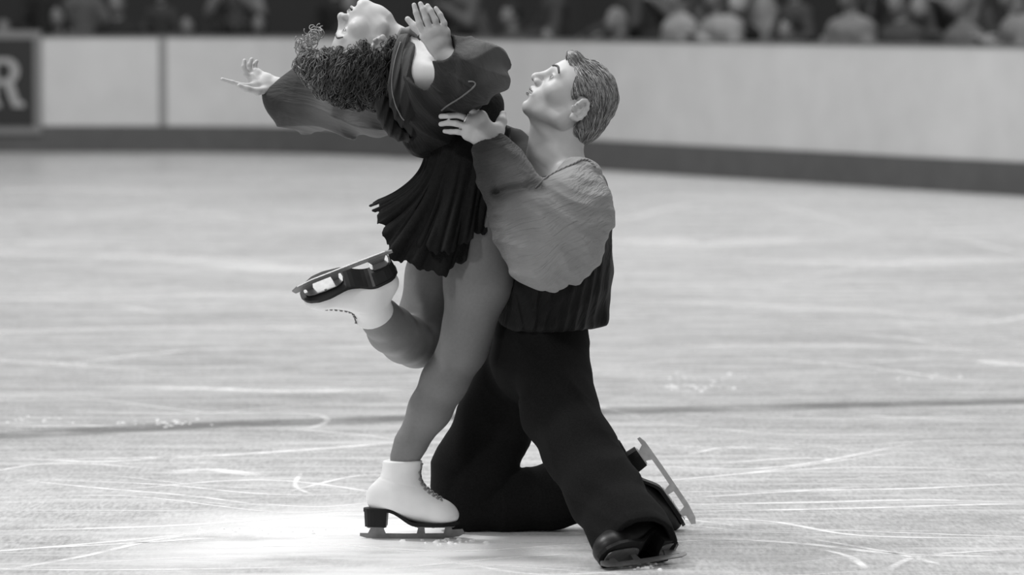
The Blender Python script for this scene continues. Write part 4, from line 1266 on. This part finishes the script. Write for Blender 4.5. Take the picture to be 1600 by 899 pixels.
def seated(kind):
    """parts of a seated figure; origin on the ground under the seat front; faces -y"""
    lean = (0.02, 0.10, -0.03)[kind]; arm = kind
    H = lambda z: z
    sh = np.array([0, 0.22 - lean, 0.96 - 0.0]); hip = np.array([0, 0.26, 0.53])
    hd = sh + np.array([0, -0.03 - lean * 0.4, 0.26])
    F = Field()
    F.add([ell(hd, (0.074, 0.094, 0.112)), ell(hd + np.array([0, -0.03, -0.05]), (0.055, 0.055, 0.06), 0.02), cap(hd + np.array([0, -0.088, 0.0]), hd + np.array([0, -0.108, -0.025]), 0.009, 0.012, 0.01),
           ell(hd + np.array([0.076, 0, -0.01]), (0.01, 0.018, 0.03), 0.01), ell(hd + np.array([-0.076, 0, -0.01]), (0.01, 0.018, 0.03), 0.01),
           ell(hd + np.array([0.03, -0.092, 0.01]), (0.016, 0.012, 0.010), 0.01, sub=True), ell(hd + np.array([-0.03, -0.092, 0.01]), (0.016, 0.012, 0.010), 0.01, sub=True)], 0.02)
    F.add([cap(hd + np.array([0, 0.02, -0.06]), sh, 0.052, 0.06, 0.02), cap(sh + np.array([-0.15, 0, 0]), sh + np.array([0.15, 0, 0]), 0.055, 0.055, 0.03), cap(sh, hip, 0.10, 0.12, 0.05)], 0.03)
    hands = []
    for sx in (-1, 1):
        if arm == 0: el, wr = np.array([sx * 0.27, 0.14, 0.72]), np.array([sx * 0.10, -0.08, 0.66])
        elif arm == 1: el, wr = np.array([sx * 0.26, 0.02, 0.72]), np.array([sx * 0.07, -0.14, 0.88])
        else: el, wr = np.array([sx * 0.29, 0.16, 0.70]), np.array([sx * 0.18, -0.10, 0.62])
        s_ = sh + np.array([sx * 0.17, 0, -0.01])
        F.add([cap(s_, el, 0.045, 0.038, 0.03), cap(el, wr, 0.037, 0.026, 0.02)], 0.02)
        d = unit(wr - el + np.array([-sx * 0.05, -0.12, 0])); c = wr + d * 0.05
        F.add([cap(wr, c + d * 0.03, 0.028, 0.032, 0.02, fl=((0, 0, 1), 0.6))], 0.01)
        side = unit(np.cross(d, (0, 0, 1)))
        for q in range(4): F.add([cap(c + d * 0.03 + side * (q - 1.5) * 0.017, c + d * 0.095 + side * (q - 1.5) * 0.018 + np.array([0, 0, -0.02]), 0.009, 0.007, 0.004)], 0.006)
        F.add([cap(c - side * sx * 0.02, c + d * 0.04 - side * sx * 0.045, 0.011, 0.008, 0.004)], 0.006)
        hands.append((s_, el, wr))
        kn = np.array([sx * 0.12, -0.16, 0.56]); an = np.array([sx * 0.12, -0.14, 0.11])
        F.add([cap(hip + np.array([sx * 0.09, 0, 0]), kn, 0.075, 0.055, 0.03), cap(kn, an, 0.052, 0.034, 0.02), cap(an + np.array([0, 0.01, -0.04]), an + np.array([0, -0.14, -0.07]), 0.036, 0.026, 0.02)], 0.02)
    body = surface(F, 0.009)
    Fc = Field()
    Fc.add([cap(sh + np.array([-0.15, 0, -0.01]), sh + np.array([0.15, 0, -0.01]), 0.078, 0.078, 0.03), cap(sh + np.array([0, 0, -0.02]), hip, 0.135, 0.155, 0.06, fl=((1, 0, 0), 1.25)),
            cap(sh + np.array([0, 0.01, 0.0]), sh + np.array([0, 0.0, 0.075]), 0.075, 0.066, 0.02)], 0.02)
    for s_, el, wr in hands: Fc.add([cap(s_, el, 0.066, 0.058, 0.03), cap(el, wr, 0.056, 0.042, 0.02)], 0.03)
    Fc.post = folds([((1, 0, 1), 30, 0.008, 2.0)]); Fc.pad = 0.012
    coat = surface(Fc, 0.014)
    Ft = Field()
    for sx in (-1, 1):
        kn = np.array([sx * 0.12, -0.16, 0.56]); an = np.array([sx * 0.12, -0.14, 0.14])
        Ft.add([cap(hip + np.array([sx * 0.09, 0, -0.01]), kn, 0.088, 0.068, 0.03), cap(kn, an, 0.066, 0.055, 0.02)], 0.03)
    tr = surface(Ft, 0.016)
    Fh = Field()
    Fh.add([ell(hd + np.array([0, 0.014, 0.022]), (0.085, 0.098, 0.102))], 0.01)
    if kind == 1: Fh.add([cap(hd + np.array([-0.06, 0.04, 0.0]), hd + np.array([-0.075, 0.03, -0.13]), 0.04, 0.03, 0.03), cap(hd + np.array([0.06, 0.04, 0.0]), hd + np.array([0.075, 0.03, -0.13]), 0.04, 0.03, 0.03), cap(hd + np.array([0, 0.07, 0.0]), hd + np.array([0, 0.08, -0.12]), 0.06, 0.05, 0.03)], 0.03)
    def ph(p, d):
        l = p - hd
        face = np.maximum(np.maximum(-(l[:, 1] + 0.035 - 0.35 * np.maximum(l[:, 2] - 0.03, 0)), 0) * 1.0 - 0.0, 0)
        cut = -(l[:, 1] + 0.030)          # positive in front
        low = 0.055 - l[:, 2]
        m_ = np.minimum(cut, low)         # inside face opening when positive
        return np.maximum(d + 0.003 * vnoise(p, 60, 4), m_)
    Fh.post = ph; Fh.pad = 0.01
    hair = surface(Fh, 0.012)
    return body, coat, tr, hair
PROTO = [seated(k) for k in range(3)]
SRC = {}
ORD = ['leftmost', 'second from left', 'third from left', 'fourth from left', 'fifth from left', 'sixth from left', 'seventh from left', 'eighth from left', 'ninth from left', 'tenth from left',
       'eleventh from left', 'twelfth from left', 'thirteenth from left', 'fourteenth from left', 'fifteenth from left', 'sixteenth from left', 'seventeenth from left', 'eighteenth from left', 'nineteenth from left', 'twentieth from left', 'rightmost but one', 'rightmost']
def spectator(px, dist, z, kind, coat, hair, label, group, turn=0.0):
    p, t, n = board_at(px, dist, z)
    ang = math.atan2(t[1], t[0])
    if kind not in SRC:
        r = empty('person'); parts = []
        for nm, (v, f), m in zip(('body', 'coat', 'trousers', 'hair'), PROTO[kind], (m_face, SH['grey'], SH['black'], HR['dark'])):
            o = mesh_obj(nm, v, f, m, r); parts.append(o)
        SRC[kind] = (r, parts)
    else:
        r0, p0 = SRC[kind]; r = r0.copy(); C.objects.link(r); parts = []
        for q in p0:
            o = q.copy(); C.objects.link(o); o.parent = r; parts.append(o)
    for o, m in ((parts[1], SH[coat]), (parts[3], HR[hair])):
        o.material_slots[0].link = 'OBJECT'; o.material_slots[0].material = m
    s_ = rs.uniform(1.10, 1.18) if coat in ('pale', 'light_grey') else rs.uniform(0.80, 1.08); r.scale = (s_ * rs.uniform(0.84, 0.94), s_, s_)
    r.location = p; r.rotation_euler = (0, 0, ang + turn)
    put(r, label, 'person', group)
rs = random.Random(4)
front = [(-20, 'dark_grey'), (75, 'dark_grey'), (165, 'black'), (262, 'dark_grey'), (350, 'grey'), (440, 'dark_grey'), (530, 'grey'), (620, 'dark_grey'), (705, 'grey'), (795, 'dark_grey'), (855, 'pale'), (945, 'pale'), (1040, 'grey'), (1135, 'light_grey'),
         (1215, 'dark_grey'), (1300, 'grey'), (1385, 'light_grey'), (1462, 'black'), (1545, 'black'), (1625, 'dark_grey')]
names = {'black': 'black', 'dark_grey': 'dark grey', 'grey': 'mid grey', 'light_grey': 'light grey', 'pale': 'pale'}
for i, (px, ct) in enumerate(front):
    z = 0.10 - (0.0 if i % 3 else 0.06)
    spectator(px + rs.uniform(-5, 5), 1.02, 0.10, rs.randrange(3), ct, rs.choice(['dark', 'brown', 'fair']), 'blurred spectator in %s coat behind the boards, %s in front row' % (names[ct], ORD[i] if i < 19 else 'rightmost'), 'front row spectators', rs.uniform(-0.4, 0.4))
back = [(25, 'black'), (118, 'grey'), (215, 'dark_grey'), (305, 'light_grey'), (398, 'black'), (487, 'grey'), (575, 'dark_grey'), (664, 'dark_grey'), (750, 'grey'), (835, 'pale'), (905, 'dark_grey'), (1000, 'black'), (1088, 'light_grey'), (1178, 'grey'),
        (1260, 'black'), (1345, 'light_grey'), (1425, 'dark_grey'), (1505, 'black'), (1590, 'dark_grey')]
for i, (px, ct) in enumerate(back):
    spectator(px + rs.uniform(-5, 5), 1.94, 0.50, rs.randrange(3), ct, rs.choice(['dark', 'brown', 'fair']), 'blurred spectator in %s coat on the higher bench, %s in rear row' % (names[ct], ORD[i] if i < 18 else 'rightmost'), 'rear row spectators', rs.uniform(-0.4, 0.4))
